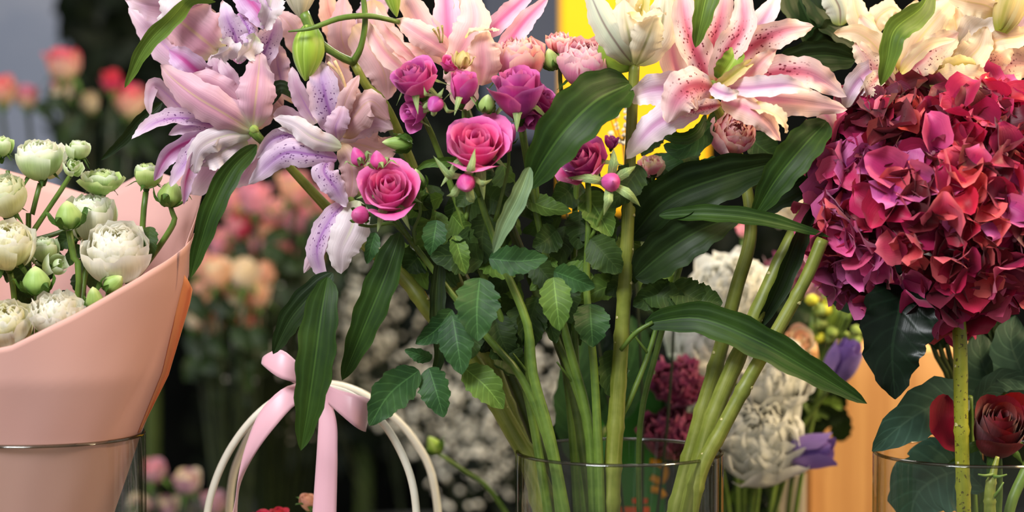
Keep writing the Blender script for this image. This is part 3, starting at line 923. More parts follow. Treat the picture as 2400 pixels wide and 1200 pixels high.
# --- C: spotted lilac lily low in the middle left
LC = lily_thing('lilac lily with purple freckled petals, drooping above the pink ribbon bow', (1290, 1290, 44))
fC = flower(LC, (786, 318, 5), (-0.5, -0.6, 0.2), 12)
petals(fC, [
    ('lp', 46, 10, 0.3, 0.03, [(740, 290, 22), (712, 240, 16), (694, 200, 12), (684, 156, 16)]),
    ('lf', 86, 0, 0.3, 0.03, [(790, 306, 8), (768, 250, -4), (756, 195, -6), (748, 142, 6)]),
    ('pe', 40, 50, -0.3, 0.02, [(800, 230, 10), (784, 190, 4), (772, 160, 2), (764, 128, 8)]),
    ('lp', 62, 0, 0.2, 0.03, [(740, 330, 34), (700, 300, 30), (670, 270, 28), (640, 268, 30)]),
    ('lf', 50, 20, 0.3, 0.03, [(760, 330, 12), (700, 316, 2), (640, 326, -2), (602, 372, 4)]),
    ('lw', 56, 0, -0.3, 0.06, [(800, 345, -14), (736, 324, -26), (690, 292, -26), (644, 276, -18)]),
    ('lw', 26, 0, -0.2, 0.05, [(760, 330, -16), (720, 318, -20), (690, 306, -18), (652, 300, -12)]),
    ('lf', 70, -5, -0.3, 0.03, [(790, 372, -8), (728, 362, -20), (660, 362, -18), (582, 432, -6)]),
    ('pe', 44, 0, -0.3, 0.03, [(802, 300, 2), (806, 250, -10), (820, 212, -14), (842, 176, -8)]),
    ('pe', 88, 20, -0.4, 0.03, [(800, 320, 10), (830, 270, -4), (870, 236, -8), (915, 280, 4)]),
    ('lp', 72, -20, -0.3, 0.04, [(795, 330, 16), (840, 300, 6), (880, 290, 4), (922, 304, 10)]),
    ('pe', 96, 0, -0.2, 0.03, [(800, 330, 30), (850, 340, 24), (890, 350, 24), (930, 330, 30)]),
    ('lp', 60, 0, -0.3, 0.03, [(790, 330, -4), (786, 300, -14), (798, 270, -14), (806, 240, -8)]),
    ('lf', 66, 10, -0.35, 0.04, [(776, 366, -8), (760, 400, -18), (786, 440, -18), (812, 484, -10)]),
    ('pe', 60, 0, -0.2, 0.04, [(800, 340, 0), (820, 380, -4), (826, 420, 0), (820, 470, 6)]),
])
fC2 = flower(LC, (822, 470, 6), (0.2, -0.3, -1), 10)
petals(fC2, [
    ('lf', 56, -20, 0.3, 0.02, [(812, 470, 4), (770, 520, -6), (742, 590, -8), (766, 672, 2)]),
    ('lw', 92, 5, -0.25, 0.02, [(840, 470, 0), (826, 530, -14), (800, 590, -16), (800, 642, -6)]),
    ('lp', 46, 10, -0.3, 0.02, [(800, 470, 12), (776, 540, 8), (735, 600, 6), (712, 640, 10)]),
])
tube('filament', LC, [(795, 290, 0), (812, 240, -8), (806, 190, -12), (784, 142, -14)], [3.5, 3, 3, 4], M_['anther'], 7)
tube('filament', LC, [(800, 290, 2), (815, 235, -6), (800, 180, -10), (768, 146, -12)], [3.5, 3, 3, 4], M_['anther'], 7)
sC = [(830, 150, 14), (862, 205, 22), (905, 250, 30), (980, 420, 55), (1060, 640, 60), (1130, 800, 62), (1190, 960, 55), (1250, 1120, 48), (1290, 1290, 44)]
tube('stem', LC, sC, [10, 11, 11, 14, 18, 21, 22, 22, 22], M_['stem'], 12, 60, [0.55, 0.63, 0.72, 0.82, 0.9])
scars(LC, sC, 20, (0.62, 0.70, 0.76, 0.82, 0.88, 0.95), M_['scar'], 5)
tube('stem', LC, [(712, 30, 0), (742, 92, 0), (790, 128, 4), (828, 146, 12)], [13, 12, 9, 10], M_['stemg'])
tube('stem', LC, [(850, -20, 0), (856, 50, 0), (846, 110, 4), (828, 146, 12)], [6, 7, 7, 9], M_['stemg'])
tube('stem', LC, [(676, 74, -20), (730, 66, -22), (800, 42, -14), (870, 38, -4), (935, 52, 10)], [2, 6, 7, 7, 6], M_['stemg'])
lily_bud(LC, (726, 60, 0), (716, 190, -4), 84, M_['gb'], 3)
lily_bud(LC, (700, -75, 0), (704, 42, 0), 86, M_['hc'], 9)
lily_bud(LC, (900, -90, 5), (930, 40, 5), 52, M_['gb'], 13)
blade('leaf', LC, [(768, 650, -34), (752, 740, -42), (738, 850, -46), (722, 960, -44), (705, 1056, -38)], 94, M_['leaf'], [10, -5, 5, 10, 20], 'strap', 0.22, 0.01)
blade('leaf', LC, [(780, 640, -10), (730, 690, -16), (680, 750, -14), (640, 830, -6)], 64, M_['leafd'], [-20, -10, 0, 10], 'strap', 0.2, 0.01)
blade('leaf', LC, [(938, 545, -18), (905, 640, -24), (856, 760, -24), (802, 892, -14)], 82, M_['leaf'], [-25, -10, 0, 10], 'strap', 0.3, 0.02)
blade('leaf', LC, [(560, 215, 40), (620, 235, 34), (660, 205, 30), (700, 235, 34)], 46, M_['leafd'], [30, 20, 20, 10], 'strap', 0.2)

# --- E: pale mauve lily seen from behind, upper middle left
LE = lily_thing('pale peach and mauve lily partly hidden behind curling green stems', (1340, 1290, 60))
fE = flower(LE, (850, 130, 90), (0, -0.3, 1))
petals(fE, [
    ('po', 62, 0, -0.3, 0.02, [(800, 120, 80), (786, 70, 70), (770, 20, 70), (764, -30, 76)]),
    ('pe', 76, 10, -0.3, 0.03, [(822, 150, 70), (800, 90, 60), (800, 40, 60), (806, -10, 66)]),
    ('pe', 104, 0, -0.2, 0.03, [(830, 60, 60), (866, 110, 48), (900, 170, 46), (908, 234, 54)]),
    ('pe', 90, 0, -0.25, 0.03, [(870, 0, 80), (880, 60, 72), (920, 120, 70), (945, 170, 74)]),
    ('pe', 60, 10, -0.2, 0.03, [(800, 90, 86), (790, 150, 76), (810, 200, 72), (850, 230, 78)]),
    ('lp', 74, 0, -0.2, 0.03, [(850, 100, 90), (870, 40, 86), (880, 0, 84), (890, -40, 88)]),
])
tube('stem', LE, [(850, 135, 90), (930, 330, 90), (1080, 640, 80), (1230, 960, 70), (1340, 1290, 60)], [8, 10, 14, 16, 16], M_['stemd'], 10)

# --- D: pale pink lily at the top centre
LD = lily_thing('pale pink lily above the magenta spray roses, top of the bunch', (1400, 1290, 40))
fD = flower(LD, (1055, 140, 40), (0, -0.5, 1))
petals(fD, [
    ('pp', 74, 0, 0.3, 0.02, [(1050, 150, 40), (1010, 90, 30), (972, 30, 30), (940, -40, 40)]),
    ('pd', 74, 0, 0.25, 0.02, [(1056, 150, 36), (1050, 90, 28), (1048, 30, 30), (1040, -50, 44)]),
    ('pp', 60, -10, 0.3, 0.03, [(1070, 140, 44), (1084, 80, 36), (1086, 20, 36), (1076, -60, 44)]),
    ('pp', 66, 5, -0.3, 0.03, [(1060, 130, 18), (1010, 96, 6), (962, 66, 4), (926, 44, 14)]),
    ('pp', 40, 40, 0.4, 0.03, [(985, 150, 20), (936, 104, 14), (900, 62, 14), (882, 14, 20)]),
    ('pp', 44, 30, 0.4, 0.03, [(965, 180, 10), (912, 136, 4), (878, 90, 4), (858, 40, 12)]),
    ('pp', 92, -5, -0.3, 0.02, [(1062, 150, 10), (1096, 90, 0), (1112, 40, 2), (1096, -30, 16)]),
    ('pp', 90, 10, -0.4, 0.03, [(1125, 200, 6), (1132, 150, -8), (1130, 106, -14), (1140, 66, -8)]),
    ('kc', 34, 70, 0.3, 0.06, [(1090, 90, -14), (1110, 74, -18), (1140, 70, -18), (1170, 72, -14)]),
    ('pd', 52, 0, 0.3, 0.03, [(1130, 90, 40), (1172, 50, 34), (1215, 10, 34), (1254, -30, 40)]),
    ('pd', 54, -8, 0.3, 0.03, [(1150, 150, 30), (1186, 110, 22), (1230, 50, 22), (1285, -6, 30)]),
    ('pp', 78, 0, -0.2, 0.04, [(960, 200, 30), (950, 160, 22), (955, 130, 20), (1000, 120, 26)]),
    ('pp', 80, 0, -0.2, 0.02, [(1090, 260, 20), (1085, 200, 14), (1065, 150, 12), (1050, 110, 16)]),
])
for a, b in (((1030, 100), (1026, 64)), ((1032, 100), (1015, 68)), ((1036, 100), (1036, 60))):
    tube('filament', fD, [(a[0], a[1], 10), ((a[0] + b[0]) / 2 + 2, (a[1] + b[1]) / 2, 6), (b[0], b[1], 2)], [2, 1.6, 3], M_['ky'], 6)
tube('stem', LD, [(1055, 145, 46), (1120, 330, 60), (1240, 640, 50), (1340, 900, 46), (1400, 1290, 40)], [8, 10, 12, 13, 13], M_['stemd'], 10)

# --- H: half open cream lily on the thick upright stem
LH = lily_thing('half open cream lily on thick upright stem before the yellow board', (1428, 1290, 0))
bH = flower(LH, (1487, 150, 0), (0, -0.2, 1), 12)
petals(bH, [
    ('hc', 92, 0, -0.5, 0.02, [(1492, 150, 8), (1540, 90, 6), (1556, 30, 8), (1560, -40, 16)]),
    ('hc', 120, 0, -0.5, 0.02, [(1488, 152, -4), (1476, 90, -26), (1466, 40, -26), (1462, -2, -20)]),
    ('hc', 96, -10, -0.5, 0.03, [(1490, 152, -6), (1514, 100, -30), (1530, 60, -34), (1546, 18, -30)]),
    ('hg', 84, 10, -0.5, 0.01, [(1484, 152, -4), (1450, 110, -24), (1412, 50, -26), (1372, -40, -14)]),
    ('kc', 44, 60, 0.4, 0.08, [(1470, 30, -28), (1500, 46, -38), (1530, 38, -40), (1562, 30, -34)]),
    ('kc', 70, 0, 0.3, 0.05, [(1480, 70, 4), (1470, 30, 0), (1476, -4, -4), (1490, -30, 0)]),
    ('ky', 36, 0, 0.3, 0.03, [(1500, 60, 0), (1502, 30, -6), (1508, 4, -8), (1500, -30, -4)]),
    ('gb', 60, 0, -0.4, 0.01, [(1484, 152, 2), (1450, 146, -2), (1424, 110, 0), (1430, 74, 8)]),
])
sH = [(1487, 150, 0), (1482, 250, 2), (1476, 400, 2), (1470, 560, 2), (1460, 740, 2), (1446, 950, 2), (1436, 1100, 0), (1428, 1290, 0)]
tube('stem', LH, sH, [13, 13, 15, 16, 18, 20, 21, 21], M_['stem'], 14, 70, [0.3, 0.38, 0.47, 0.56, 0.65, 0.74, 0.83, 0.9])
scars(LH, sH, 17, (0.31, 0.38, 0.45, 0.52, 0.58, 0.64, 0.70, 0.76, 0.83, 0.9), M_['scar'], 8)
blade('leaf', LH, [(1476, 196, -6), (1400, 232, -36), (1328, 300, -48), (1274, 376, -44), (1236, 446, -34)], 138, M_['leaf'], [-10, -15, -10, 0, 10], 'strap', 0.28, 0.01, nu=12)
blade('leaf', LH, [(1478, 560, 14), (1560, 470, 0), (1680, 420, -6), (1840, 376, 8)], 130, M_['leafd'], [-15, -10, -8, -5], 'strap', 0.22, 0.01, nu=12)
blade('leaf', LH, [(1488, 650, 4), (1560, 590, -14), (1640, 540, -18), (1740, 500, -6)], 112, M_['leafd'], [10, 5, 0, 0], 'strap', 0.28, 0.01, nu=12)
blade('leaf', LH, [(1545, 505, -10), (1660, 502, -28), (1790, 516, -32), (1945, 556, -22)], 48, M_['leaf'], [25, 25, 30, 40], 'strap', 0.35, 0.01)
blade('leaf', LH, [(1512, 757, -8), (1640, 746, -30), (1780, 800, -44), (1900, 868, -46), (2032, 946, -38)], 86, M_['leaf'], [15, 10, 5, 5, 10], 'strap', 0.25, 0.01, nu=10)
tube('stem', LH, [(1455, 820, -4), (1490, 780, -10), (1530, 755, -12)], [5, 6, 5], M_['stemg'])

# --- F: large striped pink lily
LF = lily_thing('large open pink lily with crimson striped petals beside the hydrangea', (1560, 1290, 20))
fF = flower(LF, (1668, 200, 0), (0, -0.5, 1), 14)
petals(fF, [
    ('sl', 66, 0, 0.2, 0.03, [(1700, 180, 50), (1760, 90, 44), (1800, 30, 44), (1826, -20, 50)]),
    ('sp', 70, 0, 0.2, 0.03, [(1620, 230, 40), (1582, 150, 34), (1576, 70, 34), (1600, -10, 40)]),
    ('sf', 84, -5, 0.35, 0.03, [(1664, 200, 6), (1630, 120, -4), (1608, 50, 2), (1596, -40, 16)]),
    ('sf', 72, 5, 0.35, 0.03, [(1668, 195, 14), (1672, 110, 10), (1690, 40, 14), (1702, -40, 24)]),
    ('sf', 74, 10, 0.35, 0.04, [(1678, 196, 0), (1700, 130, -14), (1742, 60, -14), (1738, -40, 0)]),
    ('sf', 76, -5, 0.25, 0.06, [(1700, 170, 20), (1760, 112, 8), (1830, 76, 4), (1908, 62, 14)]),
    ('sf', 88, 5, 0.25, 0.07, [(1700, 205, 12), (1790, 180, 0), (1890, 172, -6), (1984, 226, 4)]),
    ('sp', 78, 0, -0.2, 0.06, [(1700, 225, 0), (1790, 232, -18), (1880, 240, -22), (1985, 256, -12)]),
    ('sl', 56, 10, 0.3, 0.06, [(1710, 205, -16), (1770, 205, -34), (1840, 200, -38), (1902, 212, -30)]),
    ('sp', 54, -10, 0.3, 0.06, [(1720, 200, -6), (1760, 170, -22), (1790, 140, -26), (1820, 116, -22)]),
    ('ky', 34, 0, 0.4, 0.02, [(1678, 204, -10), (1710, 182, -24), (1744, 156, -28), (1772, 138, -24)]),
    ('gb', 62, 10, 0.5, 0.02, [(1686, 186, -6), (1706, 160, -16), (1722, 134, -18), (1730, 106, -12)]),
    ('sl', 94, 10, 0.3, 0.05, [(1640, 236, 4), (1580, 210, -8), (1530, 210, -10), (1470, 232, -4)]),
    ('sf', 110, -5, -0.25, 0.06, [(1672, 206, -8), (1624, 204, -28), (1590, 230, -32), (1566, 288, -24)]),
    ('sf', 50, 30, -0.3, 0.05, [(1690, 246, -10), (1640, 256, -22), (1590, 260, -22), (1560, 290, -14)]),
    ('sl', 80, -10, -0.3, 0.03, [(1640, 256, -2), (1570, 272, -18), (1520, 306, -22), (1468, 372, -14)]),
    ('sp', 70, 5, -0.3, 0.06, [(1690, 236, -10), (1750, 254, -34), (1796, 284, -38), (1830, 330, -30)]),
    ('kc', 44, 40, 0.4, 0.07, [(1760, 250, -30), (1806, 262, -44), (1836, 288, -46), (1842, 312, -40)]),
    ('sp', 44, 0, -0.3, 0.03, [(1900, 240, 10), (1930, 262, 2), (1946, 290, 2), (1940, 326, 8)]),
    ('sl', 40, 0, 0.3, 0.04, [(1668, 204, -20), (1690, 216, -32), (1712, 222, -34), (1732, 216, -30)]),
])
blade('leaf', LF, [(1690, -90, 0), (1660, -20, -16), (1645, 40, -20), (1630, 112, -12)], 62, M_['leafl'], [10, 10, 5, 0], 'strap', 0.4, 0.01)
sF = [(1672, 235, 20), (1735, 380, 40), (1760, 540, 30), (1725, 680, 26), (1680, 850, 24), (1625, 1040, 22), (1560, 1290, 20)]
tube('stem', LF, sF, [10, 13, 16, 17, 19, 20, 21], M_['stem'], 12, 60, [0.5, 0.6, 0.7, 0.8, 0.9])
scars(LF, sF, 17, (0.5, 0.58, 0.66, 0.75, 0.84, 0.92), M_['scar'], 11)
blade('leaf', LF, [(2005, 140, 60), (1930, 130, 54), (1860, 140, 54), (1795, 172, 60)], 76, M_['leafd'], [10, 5, 0, 0], 'strap', 0.25, 0.01)
blade('leaf', LF, [(1655, 268, 20), (1630, 310, 6), (1590, 322, 2), (1530, 306, 10)], 40, M_['leaf'], [50, 40, 30, 20], 'strap', 0.3, 0.01)
blade('leaf', LF, [(1670, 290, 20), (1630, 330, 14), (1590, 350, 12), (1555, 340, 18)], 60, M_['rleaf'], [0, 0, 10, 10], 'strap', 0.2, 0.01)

# --- K: cream lilies behind the hydrangea
LK = lily_thing('cluster of cream lily blooms above the red hydrangea', (1592, 1290, -14))
fK = flower(LK, (2120, 170, 50), (0, -0.5, 1), 12)
petals(fK, [
    ('kc', 60, 10, 0.3, 0.05, [(2085, 190, 40), (2060, 120, 28), (2010, 78, 26), (1954, 78, 34)]),
    ('kp', 58, 0, 0.2, 0.03, [(2080, 190, 56), (2060, 130, 50), (2040, 80, 48), (2012, 34, 54)]),
    ('kc', 66, 0, -0.3, 0.04, [(2060, 130, 60), (2034, 80, 54), (2010, 30, 52), (2000, -30, 56)]),
    ('kc', 60, 10, -0.2, 0.06, [(2040, 80, 64), (2060, 40, 58), (2090, 20, 58), (2112, 30, 62)]),
    ('kp', 66, 30, 0.2, 0.04, [(2090, 200, 30), (2050, 160, 24), (2020, 120, 24), (2004, 96, 30)]),
    ('kc', 92, 0, -0.3, 0.04, [(2112, 170, 40), (2150, 100, 26), (2190, 50, 26), (2240, -6, 36)]),
    ('kp', 84, 0, 0.2, 0.03, [(2120, 178, 26), (2160, 140, 18), (2200, 110, 18), (2248, 76, 26)]),
    ('kc', 34, 20, 0.4, 0.03, [(2112, 172, 10), (2140, 140, -2), (2180, 106, -6), (2240, 92, 0)]),
    ('ky', 56, 0, -0.3, 0.02, [(2200, 180, 20), (2230, 160, 12), (2260, 152, 12), (2296, 154, 18)]),
    ('kc', 80, 10, 0.3, 0.07, [(2240, 190, 30), (2270, 140, 20), (2296, 110, 18), (2312, 64, 24)]),
    ('kc', 70, 20, 0.3, 0.08, [(2180, 190, 20), (2230, 186, 4), (2280, 182, 2), (2330, 196, 10)]),
    ('kc', 60, 0, 0.2, 0.05, [(2240, 140, 44), (2244, 90, 38), (2240, 50, 38), (2230, 10, 44)]),
    ('kc', 66, 40, 0.3, 0.04, [(2340, 30, 30), (2310, 14, 20), (2270, 6, 18), (2220, -6, 26)]),
    ('kg', 78, 0, 0.2, 0.03, [(2250, 110, 40), (2280, 70, 34), (2310, 40, 34), (2336, -6, 40)]),
    ('kc', 56, 0, 0.3, 0.03, [(2305, 110, 30), (2345, 92, 20), (2385, 86, 20), (2440, 70, 28)]),
    ('kp', 60, 0, 0.2, 0.03, [(2300, 190, 44), (2325, 150, 38), (2350, 130, 38), (2370, 110, 44)]),
    ('kp', 90, 0, 0.2, 0.03, [(2320, 200, 60), (2350, 160, 56), (2390, 150, 56), (2440, 160, 60)]),
    ('kc', 60, 0, 0.2, 0.03, [(2330, 120, 60), (2320, 70, 56), (2330, 20, 56), (2340, -30, 60)]),
    ('sl', 62, 0, 0.3, 0.03, [(2060, 150, 30), (2020, 180, 20), (1994, 216, 18), (1980, 256, 24)]),
    ('kp', 46, 0, 0.2, 0.04, [(2070, 170, 24), (2050, 190, 16), (2036, 210, 14), (2018, 240, 20)]),
    ('kc', 80, 0, 0.2, 0.03, [(2120, 190, 70), (2110, 120, 66), (2130, 60, 66), (2150, 0, 70)]),
    ('kp', 90, 0, 0.2, 0.03, [(2180, 160, 76), (2190, 90, 72), (2200, 40, 72), (2190, -20, 76)]),
    ('pe', 80, 0, 0.2, 0.03, [(2380, 100, 76), (2370, 50, 72), (2360, 10, 72), (2350, -30, 76)]),
    ('hg', 70, 0, -0.3, 0.02, [(1970, 60, 70), (1968, 20, 66), (1950, -20, 66), (1945, -60, 70)]),
])
blade('leaf', LK, [(2185, -30, 0), (2160, 20, -20), (2098, 70, -34), (2080, 140, -32), (2064, 202, -22)], 72, M_['leafl'], [40, 40, 15, 5, 10], 'strap', 0.35, 0.01)
lily_bud(LK, (2345, 76, 20), (2400, -90, 20), 84, M_['ky'], 21)
sK = [(2110, 175, 60), (2010, 330, 70), (1905, 470, 30), (1835, 600, 4), (1750, 790, -6), (1660, 1010, -12), (1592, 1290, -14)]
tube('stem', LK, sK, [10, 14, 17, 18, 20, 21, 21], M_['stem'], 12, 70, [0.45, 0.55, 0.65, 0.76, 0.87])
scars(LK, sK, 18, (0.48, 0.56, 0.64, 0.72, 0.8, 0.88, 0.95), M_['scar'], 13)
blade('leaf', LK, [(1938, 285, 0), (1885, 340, -18), (1820, 420, -20), (1764, 512, -10)], 92, M_['leaf'], [-15, -10, 0, 10], 'strap', 0.25, 0.01, nu=10)
blade('leaf', LK, [(1935, 400, 50), (1870, 430, 44), (1800, 470, 44), (1740, 520, 50)], 80, M_['leafd'], [10, 10, 10, 10], 'strap', 0.2, 0.01)
for q, (a, b, c_) in enumerate((((1900, -40), (1960, 40), (2040, 110)), ((1850, -60), (1900, 50), (1960, 130)), ((2010, 60), (1950, 100), (1880, 150)))):
    blade('leaf', LK, [(*a, 90), (*b, 84), (*c_, 90)], 110, M_['leafd'], [0, 10, 10], 'strap', 0.2, 0.01)
LN = lily_thing('stripped lily stem with blunt cut top leaning nearest the hydrangea', (1600, 1290, -40))
sN = [(1928, 560, -24), (1890, 650, -26), (1830, 760, -28), (1760, 880, -32), (1690, 1010, -36), (1640, 1110, -38), (1600, 1290, -40)]
tube('stem', LN, sN, [16, 15, 16, 17, 18, 19, 19], M_['stem'], 12, 60, [0.18, 0.34, 0.5, 0.66, 0.82])
scars(LN, sN, 17, (0.2, 0.34, 0.48, 0.6, 0.72, 0.84), M_['scar'], 15)
blade('leaf', LN, [(1905, 480, 4), (1868, 560, -8), (1820, 680, -12), (1770, 780, -4)], 66, M_['leafd'], [50, 40, 30, 20], 'strap', 0.4, 0.01)

# ------------------------------------------------------------------ spray roses, magenta
def spray(label, foot, group=None, name='rose_spray'):
    return thing(name, label, 'rose', P(*foot), group)

def bloom_stem(par, pts, r, mat='stemg'):
    return tube('stem', par, pts, r, M_[mat], 9)

S1 = spray('magenta rose spray leaning left, lowest open bloom over the lilac petals', (1335, 1290, -20))
bloom(S1, 912, 446, -36, 87, (0.04, -0.72, 0.55), [M_['r1']], 'rose', 16, 0.85, 11, M_['sepg'], M_['sep'])
bud(S1, 885, 374, -30, 20, 44, (-0.1, -0.2, 1), M_['r1'], M_['sep'], 3, 0.75)
bud(S1, 842, 503, -30, 22, 44, (-0.3, -0.8, 0.2), M_['r1'], M_['sepg'], 4, 0.25, 0.9)
bud(S1, 979, 420, -20, 17, 52, (-0.2, -0.2, 1), M_['wg'], M_['sepg'], 5, 0.12, 0.95)
bud(S1, 838, 366, -10, 18, 46, (-0.4, -0.2, 1), M_['r1'], M_['sep'], 6, 0.6)
bud(S1, 930, 335, -4, 18, 70, (-1, -0.2, 0.05), M_['wg'], M_['sepg'], 61, 0.15, 0.95)
bloom_stem(S1, [(915, 500, -14), (960, 560, -6), (1060, 690, -8), (1150, 800, -10), (1225, 890, -12), (1290, 1050, -16), (1335, 1290, -20)], [7, 7, 8, 9, 12, 13, 13])
bloom_stem(S1, [(842, 526, -22), (870, 530, -14), (925, 525, -10), (965, 565, -8)], [4, 4, 5, 5])
bloom_stem(S1, [(885, 398, -24), (890, 440, 0), (905, 500, -4), (950, 550, -8)], [4, 4, 5, 5])
bloom_stem(S1, [(980, 446, -14), (985, 500, -8), (970, 540, -8), (975, 575, -8)], [4, 4, 4, 5])

S2 = spray('upper left cluster of magenta roses under the pale pink lily', (1300, 1290, 0))
bloom(S2, 974, 185, -24, 72, (-0.35, -0.55, 0.85), [M_['r2'], M_['r1']], 'rose', 17, 0.6, 21, M_['sepg'], M_['sep'])
bloom(S2, 968, 262, -10, 52, (-0.7, -0.4, -0.1), [M_['r2']], 'rose', 8, 0.8, 22, M_['sepg'], M_['sep'])
bloom(S2, 1085, 202, -20, 56, (0.1, -0.25, 1), [M_['r1'], M_['r2']], 'rose', 13, 0.30, 23, M_['sepg'], M_['sep'], hscale=1.15)
bloom(S2, 1052, 150, 0, 30, (0.3, -0.5, 0.8), [M_['r1']], 'rose', 7, 0.7, 24, M_['sepg'])
bud(S2, 1018, 247, -42, 20, 44, (-0.3, -0.6, -0.5), M_['r2'], M_['sep'], 7, 0.8)
bud(S2, 1084, 138, -12, 18, 42, (0.1, -0.3, 1), M_['ky'], M_['ky'], 8, 0.35, 1.5)
bud(S2, 1142, 242, -26, 20, 46, (0.1, -0.4, 0.8), M_['wg'], M_['sepg'], 9, 0.15, 0.95)
bloom_stem(S2, [(990, 270, -6), (1030, 360, 10), (1130, 640, 10), (1230, 900, 8), (1300, 1290, 0)], [7, 8, 9, 11, 12])
bloom_stem(S2, [(1088, 258, -6), (1090, 330, 6), (1105, 420, 12), (1090, 530, 10)], [6, 6, 6, 6])
bloom_stem(S2, [(1142, 268, -14), (1135, 330, 4), (1110, 440, 12)], [4, 4, 4])

S3 = spray('single open magenta rose facing us, round bud hanging under it', (1340, 1290, -34))
bloom(S3, 1117, 342, -44, 96, (0.02, -0.62, 0.62), [M_['r1']], 'rose', 17, 0.85, 31, M_['sepg'], M_['sep'])
bud(S3, 1092, 432, -62, 23, 46, (0.0, -0.75, -0.5), M_['r1'], M_['sep'], 10, 1.1, 1.5)
bud(S3, 1194, 312, -24, 18, 50, (0.35, -0.3, 0.8), M_['r2'], M_['sepg'], 11, 0.25, 0.9)
bloom_stem(S3, [(1120, 400, -24), (1130, 480, -14), (1180, 620, -14), (1236, 760, -22), (1250, 880, -26), (1290, 1030, -30), (1340, 1290, -34)], [8, 8, 10, 11, 13, 14, 14])
bloom_stem(S3, [(1096, 424, -44), (1112, 440, -30), (1124, 460, -20)], [4, 5, 5])
bloom_stem(S3, [(1192, 340, -18), (1190, 400, -10), (1160, 520, -12)], [4, 4, 5])

S4 = spray('tall magenta rose beside the broad dark lily leaf, darker bloom behind it', (1395, 1290, 10))
bloom(S4, 1214, 212, -22, 84, (-0.05, -0.42, 0.9), [M_['r2']], 'rose', 18, 0.62, 41, M_['sepg'], M_['sep'], hscale=1.25)
bloom(S4, 1274, 240, 4, 54, (0.55, -0.5, 0.6), [M_['r2'], M_['r1']], 'rose', 14, 0.75, 42, M_['sepg'], M_['sep'])
bloom(S4, 1240, 280, -12, 44, (0.3, -0.6, -0.5), [M_['r2']], 'rose', 6, 0.8, 43, M_['sepg'], M_['sep'])
bloom_stem(S4, [(1220, 285, -4), (1235, 380, 10), (1270, 560, 14), (1330, 800, 12), (1380, 1000, 10), (1395, 1290, 10)], [8, 8, 9, 11, 12, 12])
bloom_stem(S4, [(1270, 290, 10), (1255, 380, 14), (1260, 480, 14)], [6, 6, 6])

S5 = spray('magenta rose half hidden under the broad leaf, bud against the thick stem', (1410, 1290, -8))
bloom(S5, 1372, 380, -20, 70, (-0.45, -0.55, 0.55), [M_['r1'], M_['r2']], 'rose', 15, 0.85, 51, M_['sepg'], M_['sep'])
bloom(S5, 1434, 333, -4, 26, (0.1, -0.4, 0.9), [M_['r2']], 'rose', 8, 0.3, 52, M_['sepg'])
bud(S5, 1433, 426, -40, 23, 46, (0.1, -0.85, 0.1), M_['r1'], M_['sep'], 12, 1.2, 1.6)
bloom_stem(S5, [(1378, 420, -8), (1380, 520, -4), (1375, 680, -4), (1392, 860, -6), (1402, 1050, -8), (1410, 1290, -8)], [7, 8, 9, 10, 12, 12])
bloom_stem(S5, [(1433, 445, -24), (1420, 480, -14), (1385, 560, -6)], [4, 4, 5])
bloom_stem(S5, [(1434, 360, 0), (1430, 430, 4), (1392, 540, -2)], [4, 4, 5])

# pale pink garden roses
S6 = spray('pale pink ruffled rose touching the yellow board, small coral rose at its side', (1380, 1290, 44))
bloom(S6, 1374, 152, 20, 68, (0.05, -0.5, 0.8), [M_['pr']], 'globe', 26, 0.6, 61, M_['sepg'], M_['sepg'], 0.13, open_top=0.65)
bloom(S6, 1312, 104, 34, 34, (-0.1, -0.3, 0.9), [M_['pc'], M_['pr']], 'globe', 13, 0.6, 62, M_['sepg'], M_['sepg'], 0.14, open_top=0.7)
bud(S6, 1292, 138, 22, 20, 52, (-0.3, -0.3, 1), M_['wg'], M_['sepg'], 13, 0.15, 1.0)
bloom_stem(S6, [(1372, 210, 30), (1360, 330, 40), (1345, 560, 50), (1350, 860, 48), (1380, 1290, 44)], [6, 7, 8, 10, 11])
bloom_stem(S6, [(1312, 135, 34), (1316, 220, 36), (1340, 360, 42)], [5, 5, 6])
S7 = spray('pale pink ruffled rose tucked behind the tall magenta rose', (1360, 1290, 60))
bloom(S7, 1212, 140, 22, 64, (0.0, -0.35, 0.9), [M_['pr'], M_['pc']], 'globe', 24, 0.6, 71, M_['sepg'], M_['sepg'], 0.13, open_top=0.65)
bloom_stem(S7, [(1214, 200, 36), (1230, 330, 56), (1270, 600, 66), (1330, 900, 64), (1360, 1290, 60)], [6, 7, 8, 10, 11])
S8 = spray('coral pink rose hanging below the large striped lily', (1500, 1290, 56))
bloom(S8, 1722, 312, 30, 60, (0.1, -0.75, 0.3), [M_['pc'], M_['pr']], 'globe', 22, 0.3, 81, M_['sepg'], M_['sepg'], 0.09, open_top=0.5)
bloom(S8, 1528, 392, 40, 34, (-0.1, -0.5, 0.8), [M_['b5'], M_['pr']], 'globe', 12, 0.4, 82, M_['sepg'], M_['sepg'], 0.1)
bloom_stem(S8, [(1716, 350, 50), (1640, 480, 62), (1590, 640, 62), (1540, 820, 60), (1500, 1000, 58), (1500, 1290, 56)], [5, 6, 7, 7, 7, 7])
bloom_stem(S8, [(1530, 425, 46), (1560, 520, 56), (1590, 620, 62)], [4, 4, 5])

